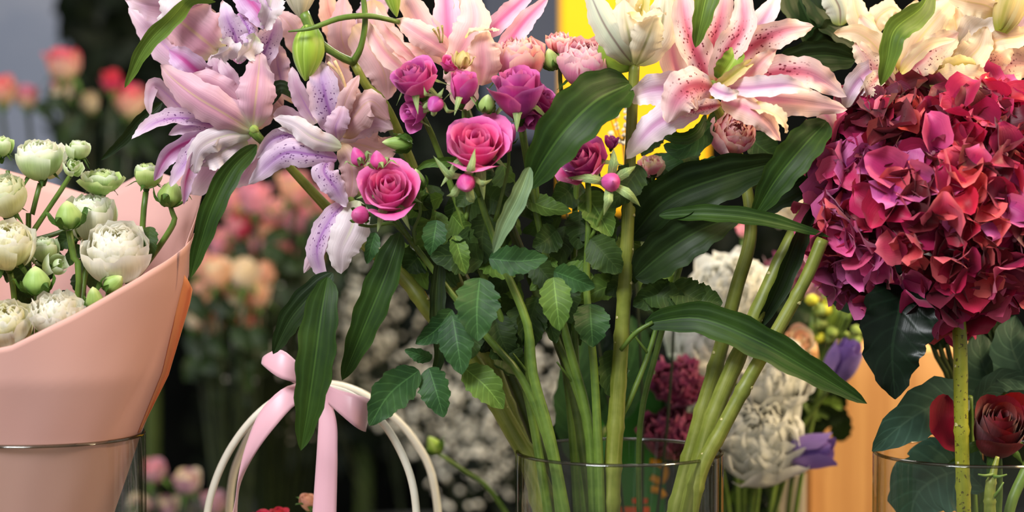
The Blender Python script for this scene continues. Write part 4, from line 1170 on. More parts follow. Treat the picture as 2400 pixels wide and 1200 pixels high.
# rose leaves of the sprays
def RL(par, *a, **k):
    rose_leaf(par, *a, **k)
RL(S3, (1125, 651), (1120, 800), 112, M_['rleaf'], -44, -60, 5, 0.03, 0.15, 1)
RL(S1, (1060, 738), (1083, 878), 92, M_['rleaf'], -36, -50, -10, 0.0, 0.2, 2)
RL(S1, (1060, 726), (974, 806), 66, M_['rleaf'], -30, -38, 15, -0.08, 0.25, 3)
RL(S1, (982, 868), (866, 998), 98, M_['rleaf'], -34, -50, 8, 0.08, 0.15, 4)
RL(S1, (1005, 862), (1040, 978), 84, M_['rleaf'], -28, -40, -15, 0.0, 0.2, 5)
RL(S3, (1088, 862), (1180, 958), 84, M_['rleafl'], -30, -36, 12, -0.05, 0.2, 6)
RL(S1, (1012, 842), (948, 820), 40, M_['rleaf'], -20, -24, 20, 0.0, 0.2, 7)
RL(S5, (1297, 650), (1312, 776), 82, M_['rleafl'], -44, -56, -5, 0.0, 0.2, 8)
RL(S5, (1298, 636), (1394, 674), 70, M_['rleaf'], -36, -44, -15, 0.0, 0.2, 9)
RL(S3, (1146, 606), (1284, 604), 76, M_['rleaf'], -36, -46, 10, 0.05, 0.25, 10)
RL(S3, (1132, 612), (1008, 602), 92, M_['rleafd'], -30, -36, 10, 0.06, 0.2, 11)
RL(S5, (1384, 560), (1456, 640), 90, M_['rleafd'], -14, -20, -10, 0.0, 0.2, 12)
RL(S5, (1383, 712), (1390, 814), 94, M_['rleaf'], -20, -28, 10, 0.0, 0.2, 13)
RL(S1, (1024, 516), (1010, 600), 62, M_['rleaf'], -28, -34, 0, 0.0, 0.2, 14)
RL(S3, (1066, 552), (1092, 642), 50, M_['rleafl'], -40, -46, 20, 0.0, 0.2, 15)
RL(S1, (880, 545), (860, 618), 40, M_['rleaf'], -36, -40, 20, 0.0, 0.3, 16)
blade('leaf', S3, [(1242, 392, -60), (1215, 460, -66), (1180, 530, -66), (1156, 594, -60)], 48, M_['leafg'], [20, 15, 10, 5], 'strap', 0.3, 0.01)
blade('leaf', S1, [(1030, 600, -14), (1022, 720, -20), (1030, 820, -22), (1012, 900, -16)], 46, M_['leafd'], [30, 30, 30, 20], 'strap', 0.3, 0.01)
blade('leaf', S1, [(1100, 372, -14), (1050, 378, -22), (1000, 384, -22), (975, 400, -16)], 26, M_['sepg'], [30, 20, 10, 10], 'strap', 0.3, 0.01)
rg = random.Random(5)
hosts = [S1, S2, S3, S4, S5, S7]
for k, (x, y, a, L, d) in enumerate(((1580, 400, 0.5, 130, 60), (1640, 440, 2.6, 130, 66), (1510, 470, 1.0, 120, 50), (1690, 400, 0.2, 120, 70), (1530, 330, 2.2, 90, 70), (1620, 370, 1.4, 90, 74), (1560, 300, 0.7, 80, 70), (1505, 420, 2.4, 90, 60), (1690, 280, 2.5, 100, 80), (1800, 350, 0.6, 120, 80), (1850, 380, 2.0, 110, 84), (1790, 420, 1.2, 110, 84))):
    RL(S8, (x - 0.5 * L * math.cos(a), y - 0.5 * L * math.sin(a)), (x + 0.5 * L * math.cos(a), y + 0.5 * L * math.sin(a)), L * 0.62, M_['rleafd'] if k % 3 else M_['rleaf'], d, d - 10, 12, 0.05, 0.25, 700 + k)
for k in range(86):
    x, y = rg.uniform(960, 1480), rg.uniform(430, 800)
    if y > 720 and x > 1420: continue
    if y > 660 and x < 1060: continue
    a = rg.uniform(0.3, 2.8); L = rg.uniform(70, 130); d = rg.uniform(0, 85)
    RL(hosts[k % 6], (x - 0.5 * L * math.cos(a), y - 0.5 * L * math.sin(a)), (x + 0.5 * L * math.cos(a), y + 0.5 * L * math.sin(a)), rg.uniform(55, 95), M_['rleafd'] if k % 3 else M_['rleafl'], d, d - 12, rg.uniform(-35, 35), rg.uniform(-0.1, 0.1), 0.25, 100 + k)
for k, (x, y, a, L) in enumerate([(1180, 790, 1.2, 120), (1250, 760, 1.7, 130), (1330, 700, 1.4, 120), (1200, 840, 0.8, 110), (1440, 880, 1.5, 120), (1650, 700, 0.2, 90), (1530, 700, 2.8, 100), (1560, 690, 0.4, 120), (1620, 690, 0.5, 100)]):
    RL(hosts[k % 6] if x < 1500 else S8, (x - 0.5 * L * math.cos(a), y - 0.5 * L * math.sin(a)), (x + 0.5 * L * math.cos(a), y + 0.5 * L * math.sin(a)), 84, M_['rleafd'], 10, 4, 15, 0.05, 0.3, 300 + k)
# thin upright stems in the middle of the vase
for k, (pts, r, lb) in enumerate([([(1300, 780, 30), (1345, 900, 26), (1378, 1020, 22), (1392, 1290, 16)], 9, 'slim green rose stem left of the thick upright stem'),
                                  ([(1560, 690, 20), (1520, 830, 14), (1480, 930, 8), (1452, 1010, 8), (1446, 1290, 8)], 7, 'slim side branch crossing behind the thick upright stem'),
                                  ([(1240, 770, 0), (1242, 880, -2), (1275, 980, -6), (1300, 1080, -10), (1322, 1290, -16)], 13, 'green rose stem with a kink at the vase rim')]):
    t_ = thing('rose_cane', lb, 'stem', P(*pts[-1]))
    tube('stem', t_, pts, [r * 0.8, r, r], M_['stemg'], 9)
    tube('side_shoot', t_, [pts[1], (pts[1][0] - 26, pts[1][1] - 34, pts[1][2] - 6), (pts[1][0] - 40, pts[1][1] - 52, pts[1][2] - 8)], [4, 3, 2], M_['stemg'], 7)

# ------------------------------------------------------------------ red hydrangea
HD = thing('hydrangea', 'big round crimson hydrangea head on a speckled stem in the right vase', 'hydrangea', P(2262, 1290, 10))
HC = P(2196, 468, 45)
HR = pm(262, 45)
_sm = {}
def sepal_mesh(var, mi):
    if (var, mi) not in _sm:
        rg = random.Random(var * 17 + 3)
        nu, nv = 7, 7
        wv = [0.12, 0.55, 0.88, 1.0, 0.98, 0.82, 0.52, 0.16]
        L = 0.0305 * rg.uniform(0.92, 1.12)
        bend = rg.uniform(-0.5, 1.0)
        pts = [np.array([0.0015, 0, 0.0006]), np.array([L * 0.35, 0, 0.003 + bend * 0.002]), np.array([L * 0.7, 0, 0.004 + bend * 0.002]), np.array([L, 0, 0.004 - bend * 0.011])]
        v = blade_verts(pts, L * rg.uniform(1.0, 1.22), 0, 'x', rg.uniform(-0.8, 0.8), 0.085, 1.4, var, nu, nv, wv=wv, face=(0, 0, 1))
        f, uv = grid_faces(nu, nv)
        _sm[(var, mi)] = mesh('sepal', v, f, HY[mi], uv)
    return _sm[(var, mi)]
eyev, eyef, eyeuv = lathe_geo([(0.0005, -0.012), (0.0009, -0.004), (0.0022, 0), (0.0026, 0.0016), (0.0016, 0.0036), (0.0003, 0.0042)], 7)
eyem = mesh('floret', eyev, eyef, M_['bead'], eyeuv)
rg = random.Random(77)
NF = 180
cnt = 0
inner = 0
for k in range(NF + 170):
    inner = k >= NF
    z = 1 - 2 * (k + 0.5) / NF if not inner else 1 - 2 * (k - NF + 0.5) / 170
    a = k * 2.39996
    s = math.sqrt(1 - z * z)
    n = np.array([s * math.cos(a), s * math.sin(a), z])
    if n[1] > 0.2 or (n[0] > 0.90):
        continue
    n = norm(n + np.array([rg.uniform(-.42, .42) for _ in range(3)]))
    rr = HR * (rg.uniform(0.93, 1.05) if not inner else 0.86)
    pos = HC + np.array([n[0] * rr * 1.04, n[1] * rr * 0.95, n[2] * rr * 1.02])
    # colour of the floret varies over the head: violet on the near left, wine on the crown, ruby elsewhere
    wts = [1.4, 0.8, 0.3, 0.5, 1.0, 1.3]
    if n[0] < -0.4 and n[2] < 0.3:
        wts = [0.4, 2.2, 2.6, 0.3, 0.5, 0.4]
    elif n[2] > 0.45 and n[0] < 0.2:
        wts = [0.7, 0.3, 0.2, 2.4, 0.3, 1.2]
    elif n[2] < -0.5:
        wts = [0.9, 0.9, 1.0, 1.0, 0.8, 1.0]
    if inner:
        wts = [0.6, 0.1, 0.1, 2.5, 0, 1.5]
    mi = rg.choices(range(6), wts)[0]
    M = frame(n, rg.uniform(0, 6.28))
    o = bpy.data.objects.new('floret', eyem)
    COL.objects.link(o)
    o.parent = HD
    mw = Matrix([[*M[0], 0], [*M[1], 0], [*M[2], 0], [0, 0, 0, 1]])
    mw.translation = Vector(pos - ORG[HD.name])
    o.matrix_local = mw
    sc = rg.uniform(0.9, 1.18)
    for q in range(4):
        mj = mi if rg.random() < 0.75 else rg.choices(range(6), wts)[0]
        c = bpy.data.objects.new('sepal', sepal_mesh(rg.randrange(9), mj))
        COL.objects.link(c)
        c.parent = o
        c.rotation_euler = (rg.uniform(-0.4, 0.4), rg.uniform(-0.85, 0.40), q * PI / 2 + rg.uniform(-0.18, 0.18))
        c.scale = (sc, sc, sc)
    cnt += 1
sH2 = [(2215, 560, 40), (2240, 700, 20), (2250, 800, 8), (2252, 950, 4), (2256, 1100, 6), (2262, 1290, 10)]
tube('stem', HD, sH2, [18, 17, 17, 17, 17, 17], M_['stemy'], 12, 50, [0.45, 0.62, 0.8])
scars(HD, sH2, 16, (0.42, 0.55, 0.6, 0.72, 0.8), M_['scar'], 30)
blade('leaf', HD, [(2120, 640, 0), (2108, 730, -26), (2092, 820, -34), (2098, 936, -28)], 186, M_['hleaf'], [-6, -4, 0, 4], 'rose', 0.22, 0.03, 4, 3, 10, 30, 0.07)
blade('leaf', HD, [(2030, 560, 80), (1985, 620, 76), (1975, 680, 76), (1990, 735, 80)], 120, M_['eleaf'], 0, 'rose', 0.2, 0.02)
tube('branch', HD, [(2230, 690, 24), (2190, 640, 34), (2150, 580, 40)], [8, 7, 5], M_['stemy'])
tube('branch', HD, [(2236, 690, 24), (2280, 620, 34), (2330, 560, 40)], [8, 7, 5], M_['stemy'])

# ------------------------------------------------------------------ red rose and greenery in the right vase
RR = thing('red_rose', 'dark red rose leaning against the speckled stem in the right vase', 'rose', P(2330, 1290, 60))
bloom(RR, 2342, 1008, 30, 100, (0.02, -0.72, 0.65), [M_['rr']], 'rose', 22, 0.42, 91, M_['sepg'], M_['sepg'], hscale=1.35, tipped=0.3)
blade('petal', RR, [(2270, 1060, 30), (2226, 1030, 20), (2205, 980, 18), (2216, 925, 26)], 66, M_['rr'], 0, 'round', 0.3, 0.02)
tube('stem', RR, [(2338, 1060, 40), (2340, 1160, 52), (2330, 1290, 60)], [10, 10, 10], M_['stemg'])
G1 = thing('eucalyptus_sprig', 'blue green leaf sprig resting on the rim of the right vase', 'greenery', P(2290, 1290, 90))
blade('leaf', G1, [(2272, 930, 60), (2190, 950, 30), (2110, 1000, 16), (2044, 1058, 24)], 132, M_['eleaf'], [-20, -10, 5, 0], 'rose', 0.2, 0.01)
blade('leaf', G1, [(2260, 1100, 66), (2200, 1120, 60), (2150, 1160, 60), (2130, 1230, 66)], 190, M_['eleaf'], [0, 0, 0, 0], 'rose', 0.1, 0.02, 3, 4, 8, 26, 0.06)
blade('leaf', G1, [(2310, 1150, 76), (2240, 1080, 70), (2180, 1060, 70), (2126, 1064, 76)], 110, M_['eleaf'], 0, 'rose', 0.1, 0.02, 3, 4, 8, 26, 0.08)
blade('leaf', G1, [(2390, 960, 110), (2330, 900, 100), (2300, 840, 100), (2300, 780, 110)], 150, M_['eleaf'], 0, 'rose', 0.15, 0.02)
blade('leaf', G1, [(2420, 930, 90), (2390, 860, 80), (2370, 800, 80), (2380, 740, 90)], 130, M_['eleaf'], 0, 'rose', 0.15, 0.02)
blade('leaf', G1, [(2280, 950, 80), (2330, 900, 76), (2370, 890, 76), (2430, 910, 84)], 60, M_['eleaf'], 0, 'rose', 0.15, 0.02)
tube('stem', G1, [(2272, 930, 60), (2276, 1050, 80), (2290, 1290, 90)], [8, 8, 8], M_['stemg'])
tube('stem', G1, [(2400, 800, 84), (2370, 880, 86), (2340, 980, 88), (2300, 1200, 90)], [10, 9, 9, 8], M_['stemg'])
G2 = thing('cut_stem', 'short cut green stem with stubs standing in front of the red rose', 'stem', P(2322, 1290, -20))
tube('stem', G2, [(2338, 1070, -14), (2328, 1110, -16), (2320, 1160, -18), (2322, 1290, -20)], [5, 13, 15, 15], M_['stem'], 10, 30, [0.3, 0.5])
for a, b in (((2328, 1112), (2292, 1112)), ((2326, 1116), (2360, 1112)), ((2326, 1170), (2352, 1130))):
    tube('side_shoot', G2, [(a[0], a[1], -18), ((a[0] + b[0]) / 2, (a[1] + b[1]) / 2 + 3, -24), (b[0], b[1], -24)], [5, 4, 2], M_['stemg'], 7)
G3 = thing('grass_stems', 'bunch of dark green stems slanting behind the hydrangea stem', 'stems', P(2290, 1290, 130))
for k, (x0, x1) in enumerate(((2150, 2236), (2172, 2244), (2196, 2252), (2222, 2262), (2288, 2276), (2306, 2284), (2330, 2290))):
    tube('stem', G3, [(x0, 690, 130), ((x0 * 0.55 + x1 * 0.45), 820, 128), (x1, 940, 126), (x1 + 16, 1290, 130)], [6, 7, 7, 7], M_['stemd'])
for k, (x, y) in enumerate(((2180, 740), (2290, 770), (2340, 760), (2210, 720))):
    blade('leaf', G3, [(x + 30, y + 80, 128), (x + 10, y + 30, 120), (x, y - 20, 120), (x - 20, y - 90, 128)], 70, M_['fleaf'], 0, 'rose', 0.2, 0.02)
tube('stem', G3, [(2440, 1010, 30), (2405, 1100, 20), (2370, 1180, 10), (2350, 1290, 6)], [14, 13, 13, 13], M_['stemg'])

# ------------------------------------------------------------------ bouquet of white spray roses in pink paper
cx, cdep = 95, 20
def cone(py, th, grow=0.0, lean=0.0):
    """point of the paper cone at photo height py and angle th (0 = towards us, 90 = right)"""
    R = np.interp(py, [330, 420, 545, 660, 870, 1015, 1200, 1330], [420, 392, 362, 346, 296, 236, 172, 140]) + grow
    c0 = P(cx, py, cdep)
    r = pm(R, cdep)
    return c0 + np.array([math.sin(th) * r, -math.cos(th) * r, 0])

WR = thing('paper_wrap', 'salmon pink paper cone wrapped round the white roses', 'wrapping paper', P(cx, 1330, cdep))
def sheet(name, th0, th1, top, mat, nu, nv, grow=0.0, wob=0.02, bottom=1330):
    V = []
    rg_ = random.Random(len(name))
    for j in range(nv + 1):
        for i in range(nu + 1):
            th = th0 + (th1 - th0) * i / nu
            tp = top(math.degrees(th))
            py = bottom + (tp - bottom) * j / nv
            g = grow + 5 * math.sin(5 * th + 0.004 * py) * (j / nv) + 3.0 * math.sin(11 * th + 0.012 * py) * (j / nv) * (1 - j / nv)
            g += -7 * math.exp(-((math.degrees(th) - 62 + (py - 900) * 0.06) / 4) ** 2) * math.exp(-((py - 920) / 80) ** 2)
            V.append(cone(py, th, g))
    f, uv = grid_faces(nu, nv)
    o = part(name, np.array(V), f, mat, WR, uv)
    md = o.modifiers.new('thickness', 'SOLIDIFY'); md.thickness = 0.0005
    return o
def front_top(a):
    return np.interp(a, [-95, -60, -30, -16, 0, 25, 42, 55, 70, 82, 96], [560, 660, 770, 800, 784, 715, 660, 622, 588, 565, 548])
sheet('front_sheet', math.radians(-95), math.radians(96), front_top, M_['paper'], 90, 40)
def back_top(a):
    return np.interp(a, [80, 96, 112, 124, 136, 150, 170, 190, 215, 240, 262, 280], [570, 470, 352, 330, 420, 400, 470, 430, 380, 400, 480, 560])
sheet('back_sheet', math.radians(80), math.radians(280), back_top, M_['paperi'], 90, 30, -4)
# orange fold standing off the right edge
V = []
for j in range(21):
    t = j / 20
    py = 655 + (1010 - 655) * t
    for i in range(9):
        u = i / 8
        a = cone(py, math.radians(84), -2)
        wd = pm(np.interp(py, [655, 690, 870, 1010], [18, 20, 12, 3]))
        V.append(a + np.array([u * wd, 0.004 * math.sin(u * PI) + 0.006 * u - 0.004, pm(14) * (1 - u) * (1 - t) * (1 if t < 0.3 else 0.3) - u * pm(22) * (1 - t)]))
f_, uv_ = grid_faces(8, 20)
fo = part('folded_edge', np.array(V), f_, M_['papero'], WR, uv_)
md = fo.modifiers.new('thickness', 'SOLIDIFY'); md.thickness = 0.0005
fo['label'] = 'orange folded edge of the paper'

foot = (cx, 1320, cdep)
def wspray(label):
    return thing('white_rose_spray', label, 'rose', P(*foot))
def wstem(par, pts, r):
    return tube('stem', par, pts + [(cx + (pts[-1][0] - cx) * 0.3, 1150, cdep), foot], r, M_['stemg'], 8, 24)
def wleaf(par, x, y, a, L, d=0, m='rleaf'):
    rose_leaf(par, (x - 0.5 * L * math.cos(a), y - 0.5 * L * math.sin(a)), (x + 0.5 * L * math.cos(a), y + 0.5 * L * math.sin(a)), L * 0.6, M_[m], d, d - 8, 10, 0.05, 0.25, int(x + y))
A1 = wspray('greenish white rose spray standing highest, cup bloom and bud side by side')
bloom(A1, 96, 374, 30, 58, (0.0, -0.35, 0.95), [M_['w2'], M_['w1']], 'globe', 20, 0.5, 201, M_['sepg'], M_['sepg'], 0.07, open_top=0.72)
bloom(A1, 184, 352, 20, 32, (0.15, -0.25, 1), [M_['w2']], 'globe', 9, 0.2, 202, M_['sepg'], M_['sepg'], 0.05, open_top=0.72)
bloom(A1, 170, 395, 10, 26, (0.2, -0.5, 0.5), [M_['w2']], 'globe', 6, 0.4, 203, M_['sepg'], None, 0.1, open_top=0.72)
bloom(A1, 240, 425, 40, 52, (0.1, -0.2, 1), [M_['wg'], M_['w2']], 'globe', 13, 0.7, 204, M_['sepg'], M_['sepg'], 0.09, hscale=0.7)
wstem(A1, [(94, 430, 30), (76, 500, 30), (66, 560, 28)], [6, 7, 8, 8, 8])
tube('stem', A1, [(182, 385, 22), (140, 450, 26), (96, 515, 28), (66, 560, 28)], [5, 6, 6, 7], M_['stemg'], 8)
tube('stem', A1, [(240, 460, 42), (200, 500, 40), (150, 540, 36), (68, 566, 28)], [5, 6, 6, 6], M_['stemd'], 8)
A2 = wspray('green budded rose spray rising right, near the mauve lily')
bloom(A2, 345, 412, 34, 38, (0.1, -0.2, 1), [M_['w2'], M_['wg']], 'globe', 11, 0.3, 211, M_['sepg'], M_['sepg'], 0.06, seplen=1.2, sepdroop=0.0, open_top=0.72)
bud(A2, 400, 452, 20, 30, 62, (0.2, -0.2, 1), M_['wg'], M_['sepg'], 212, 0.5, 1.3)
wstem(A2, [(342, 450, 36), (335, 510, 34), (332, 570, 34), (300, 690, 32)], [7, 7, 8, 8, 8, 8])
tube('stem', A2, [(397, 476, 21), (403, 496, 22), (408, 520, 22), (375, 575, 26), (320, 650, 32)], [5, 7, 7, 7, 7], M_['stemg'], 8)
wleaf(A2, 354, 568, 1.5, 74, 14, 'rleafd')
bud(A2, 268, 664, -30, 24, 54, (0.7, -0.3, 0.6), M_['wg'], M_['sepg'], 213, 0.2, 1.0)
bud(A2, 222, 700, -40, 22, 60, (-0.1, -0.3, 1), M_['wg'], M_['sepg'], 214, 0.2, 1.0)
A3 = wspray('big open white rose behind the paper edge, green bud above it')
bloom(A3, 276, 594, -6, 80, (0.05, -0.55, 0.8), [M_['w1']], 'globe', 28, 0.55, 221, M_['sepg'], M_['sepg'], 0.10, open_top=0.72)
bloom(A3, 214, 512, 26, 62, (0.05, -0.3, 0.9), [M_['w2'], M_['w1']], 'globe', 22, 0.5, 222, M_['sepg'], M_['sepg'], 0.09, hscale=1.15, open_top=0.72)
bud(A3, 160, 502, -14, 33, 66, (-0.05, -0.25, 1), M_['wg'], M_['sepg'], 223, 0.5, 1.25)
wstem(A3, [(162, 540, -8), (172, 600, -6), (184, 680, -4)], [8, 8, 8, 8, 8])
wstem(A3, [(274, 660, 0), (240, 740, 4)], [8, 8, 8, 8])
tube('stem', A3, [(214, 570, 30), (200, 640, 26), (190, 720, 18)], [7, 7, 7], M_['stemg'], 8)
A4 = wspray('creamy white roses crowding the left edge, one low behind the paper')
bloom(A4, 20, 578, -20, 66, (0.1, -0.5, 0.85), [M_['w1'], M_['w3']], 'globe', 26, 0.5, 231, M_['sepg'], M_['sepg'], 0.09, open_top=0.72)
bloom(A4, 8, 462, 10, 62, (-0.1, -0.4, 0.8), [M_['w3'], M_['w2']], 'globe', 22, 0.5, 232, M_['sepg'], M_['sepg'], 0.08, open_top=0.72)
bloom(A4, 18, 764, -50, 62, (0.0, -0.6, 0.8), [M_['w3'], M_['w1']], 'globe', 24, 0.5, 233, M_['sepg'], M_['sepg'], 0.10, open_top=0.72)
bloom(A4, 2, 345, 20, 34, (0, -0.2, 1), [M_['wg'], M_['w2']], 'globe', 10, 0.3, 234, M_['sepg'], M_['sepg'], 0.06, open_top=0.72)
wstem(A4, [(18, 400, 20), (24, 460, 24), (40, 560, 26), (50, 700, 24)], [5, 6, 6, 7, 7, 7])
wstem(A4, [(24, 640, -8), (36, 720, -4)], [7, 7, 7, 7])
wstem(A4, [(20, 820, -40), (40, 900, -20)], [7, 7, 7, 7])
A5 = wspray('frilly white rose low against the paper edge, plump green bud over it')
bloom(A5, 134, 742, -44, 62, (0.0, -0.5, 0.9), [M_['w1']], 'globe', 24, 0.6, 241, M_['sepg'], M_['sepg'], 0.16, open_top=0.72)
bud(A5, 84, 655, -30, 34, 66, (0.0, -0.25, 1), M_['wg'], M_['sepg'], 242, 0.45, 1.2)
bloom(A5, 104, 588, 14, 42, (-0.05, -0.3, 1), [M_['w2']], 'globe', 11, 0.2, 243, M_['sepg'], M_['sepg'], 0.05, open_top=0.72)
bloom(A5, 130, 626, 0, 34, (0.7, -0.4, 0.4), [M_['w2']], 'globe', 5, 0.6, 244, M_['sepg'], M_['sepg'], 0.06, open_top=0.72)
wstem(A5, [(86, 690, -24), (88, 760, -18)], [7, 7, 7, 7])
wstem(A5, [(134, 800, -30), (124, 880, -14)], [7, 7, 7, 7])
wstem(A5, [(106, 630, 16), (110, 720, 16)], [7, 7, 7, 7])
rg = random.Random(12)
for k in range(26):
    x, y = rg.uniform(-20, 330), rg.uniform(560, 790)
    if y > 800 - 0.55 * max(0, x - 60): continue
    wleaf((A1, A2, A3, A4, A5)[k % 5], x, y, rg.uniform(0, 3.1), rg.uniform(60, 100), rg.uniform(10, 60), 'rleafd')

# ------------------------------------------------------------------ gift bag with cord handles, and the bow
bagm = plain_mat('ivory_card', (0.92, 0.88, 0.80), (0.88, 0.84, 0.76), 8, 0.7)
b0, b1 = P(470, 1330, 60), P(1060, 1330, 60)
BG = thing('gift_bag', 'gift bag with two pairs of ivory rope handles, below the bow', 'bag', ((b0[0] + b1[0]) / 2, b0[1] + 0.06, 0.741))
zt = P(700, 1262, 60)[2]
for nm, lo, hi in (('panel', (b0[0], b0[1], 0.741), (b1[0], b0[1] + 0.003, zt)), ('panel', (b0[0], b0[1] + 0.117, 0.741), (b1[0], b0[1] + 0.12, zt)),
                   ('panel', (b0[0], b0[1] + 0.0031, 0.741), (b0[0] + 0.003, b0[1] + 0.1169, zt)), ('panel', (b1[0] - 0.003, b0[1] + 0.0031, 0.741), (b1[0], b0[1] + 0.1169, zt)),
                   ('base', (b0[0] + 0.0031, b0[1] + 0.0031, 0.741), (b1[0] - 0.0031, b0[1] + 0.1169, 0.744))):
    box(nm, lo, hi, bagm, BG, 0.001)
tube('handle', BG, [(476, 1290, 62), (492, 1170, 62), (530, 1070, 64), (590, 985, 66), (660, 930, 70), (740, 908, 72), (820, 925, 70), (890, 982, 66), (940, 1060, 64), (970, 1150, 62), (982, 1290, 62)], [9], M_['handle'], 10, 70)
tube('handle', BG, [(534, 1290, 176), (542, 1140, 176), (566, 1060, 172), (612, 978, 168), (680, 922, 164), (760, 900, 162), (840, 918, 164), (910, 966, 168), (970, 1030, 172), (1014, 1120, 176), (1036, 1290, 176)], [9], M_['handle'], 10, 70)
BW = thing('ribbon_bow', 'pink satin bow tied on the ivory bag handles', 'bow', P(738, 908, 58))
def ribbon(name, rows, seed=1):
    """rows: list of (edge point a, edge point b) down the ribbon"""
    a = crom([P(*r[0]) for r in rows], 28)
    b = crom([P(*r[1]) for r in rows], 28)
    V = []
    for i in range(29):
        for k in range(7):
            u = k / 6
            V.append(a[i] * (1 - u) + b[i] * u + np.array([0, -0.0016 * math.sin(PI * u), 0]))
    f, uv = grid_faces(6, 28)
    o = part(name, np.array(V), f, M_['ribbon'], BW, uv)
    md = o.modifiers.new('thickness', 'SOLIDIFY'); md.thickness = 0.0004
    return o
ribbon('loop', [((740, 890, 56), (736, 922, 56)), ((700, 852, 30), (700, 900, 28)), ((658, 820, 30), (652, 884, 22)), ((616, 838, 44), (613, 852, 40)), ((646, 850, 66), (650, 872, 66)), ((700, 872, 72), (700, 905, 70)), ((738, 896, 62), (740, 918, 62))])
ribbon('loop', [((744, 890, 54), (746, 926, 54)), ((790, 912, 34), (796, 970, 26)), ((840, 926, 26), (832, 1000, 18)), ((868, 936, 40), (856, 1012, 36)), ((862, 940, 66), (850, 1002, 66)), ((800, 920, 70), (800, 960, 70)), ((744, 894, 62), (746, 922, 62))])
ribbon('tail', [((734, 894, 52), (742, 922, 50)), ((668, 908, 34), (694, 948, 30)), ((612, 962, 30), (652, 992, 22)), ((578, 1040, 30), (606, 1052, 26)), ((558, 1120, 34), (568, 1120, 38)), ((548, 1190, 36), (556, 1180, 46)), ((520, 1290, 40), (556, 1290, 48))])
ribbon('tail', [((738, 900, 50), (762, 906, 50)), ((748, 950, 38), (788, 985, 36)), ((744, 1040, 34), (791, 1060, 30)), ((738, 1130, 36), (790, 1140, 32)), ((726, 1290, 36), (786, 1290, 34))])
v, f, uv = lathe_geo([(0.001, -0.009), (0.006, -0.009), (0.0085, -0.003), (0.0085, 0.004), (0.006, 0.009), (0.001, 0.009)], 14, P(742, 908, 46), frame((0.25, -0.1, 1)), 3, 0.06, 5)
part('knot', v, f, M_['ribbon'], BW, uv)
# small roses standing in the bag
for k, (x, y, d, r, mk, lb) in enumerate(((612, 1214, 110, 32, 'b2', 'small red rose in the bag, just showing between the ribbon tails'), (655, 1206, 130, 30, 'b2', 'small red rose in the bag, right of its twin'),
                                          (724, 1176, 120, 34, 'b4', 'little peach rose in the bag half behind the straight ribbon tail'))):
    t_ = thing('small_rose', lb, 'rose', P(x, 1290, d))
    bloom(t_, x, y, d, r, (0.05 * k, -0.3, 1), [M_[mk]], 'rose', 12, 0.5, 400 + k, M_['sepg'], M_['sepg'], seplen=1.5, sepdroop=-0.1)
    tube('stem', t_, [(x, y + 26, d), (x, 1290, d)], [5, 5], M_['stemg'])

# ------------------------------------------------------------------ green carton behind the middle vase
gp = plain_mat('green_print', (0.22, 0.52, 0.18), (0.26, 0.58, 0.20), 5, 0.45)
tp = plain_mat('teal_print', (0.05, 0.28, 0.16), (0.08, 0.33, 0.19), 5, 0.45)
q0, q1 = P(1452, 880, 300), P(1560, 1200, 300)
GC = thing('green_carton', 'green printed carton seen through the middle vase', 'carton', (q0[0], q0[1], 0.741))
box('body', (q0[0] - 0.030, q0[1], 0.741), (q1[0], q0[1] + 0.08, q0[2]), gp, GC)
om = plain_mat('orange_print', (0.98, 0.40, 0.10), (0.96, 0.36, 0.08), 5, 0.5)
ym = plain_mat('amber_print', (0.96, 0.66, 0.12), (0.94, 0.62, 0.10), 5, 0.5)
for (xa, xb, ya, yb, mt) in ((1482, 1518, 1168, 1180, om), (1452, 1522, 1188, 1204, om)):
    a, b = P(xa, ya, 298), P(xb, yb, 298)
    box('printed_band', (a[0], a[1] - 0.0006, b[2]), (b[0], a[1] + 0.0016, a[2]), mt, GC, 0.0003)
tube('printed_mark', GC, [(1524, 1082, 298), (1548, 1086, 298), (1560, 1106, 298), (1548, 1128, 298), (1526, 1118, 298)], [8, 9, 9, 9, 8], ym, 8)
tube('printed_mark', GC, [(1526, 1146, 298), (1546, 1150, 298), (1558, 1164, 298)], [8, 9, 8], ym, 8)
TL = thing('broad_leaf_plant', 'broad teal green leaves behind the rose stems in the middle', 'plant', P(1360, 1290, 260))
blade('leaf', TL, [(1370, 1100, 260), (1352, 980, 250), (1350, 880, 250), (1372, 790, 258)], 110, M_['rleaf'], 0, 'rose', 0.15, 0.02)
blade('leaf', TL, [(1420, 1000, 270), (1470, 880, 262), (1490, 800, 262), (1480, 740, 268)], 110, M_['rleaf'], 0, 'rose', 0.15, 0.02)
blade('leaf', TL, [(1330, 1180, 270), (1310, 1080, 262), (1330, 1000, 262), (1360, 950, 268)], 100, M_['hleaf'], 0, 'rose', 0.15, 0.02)
blade('leaf', TL, [(1400, 960, 270), (1400, 880, 262), (1410, 820, 262), (1420, 760, 268)], 90, M_['hleaf'], 0, 'rose', 0.15, 0.02)
tube('stem', TL, [(1420, 1000, 270), (1380, 1100, 268), (1360, 1290, 260)], [7, 7, 7], M_['stemg'])

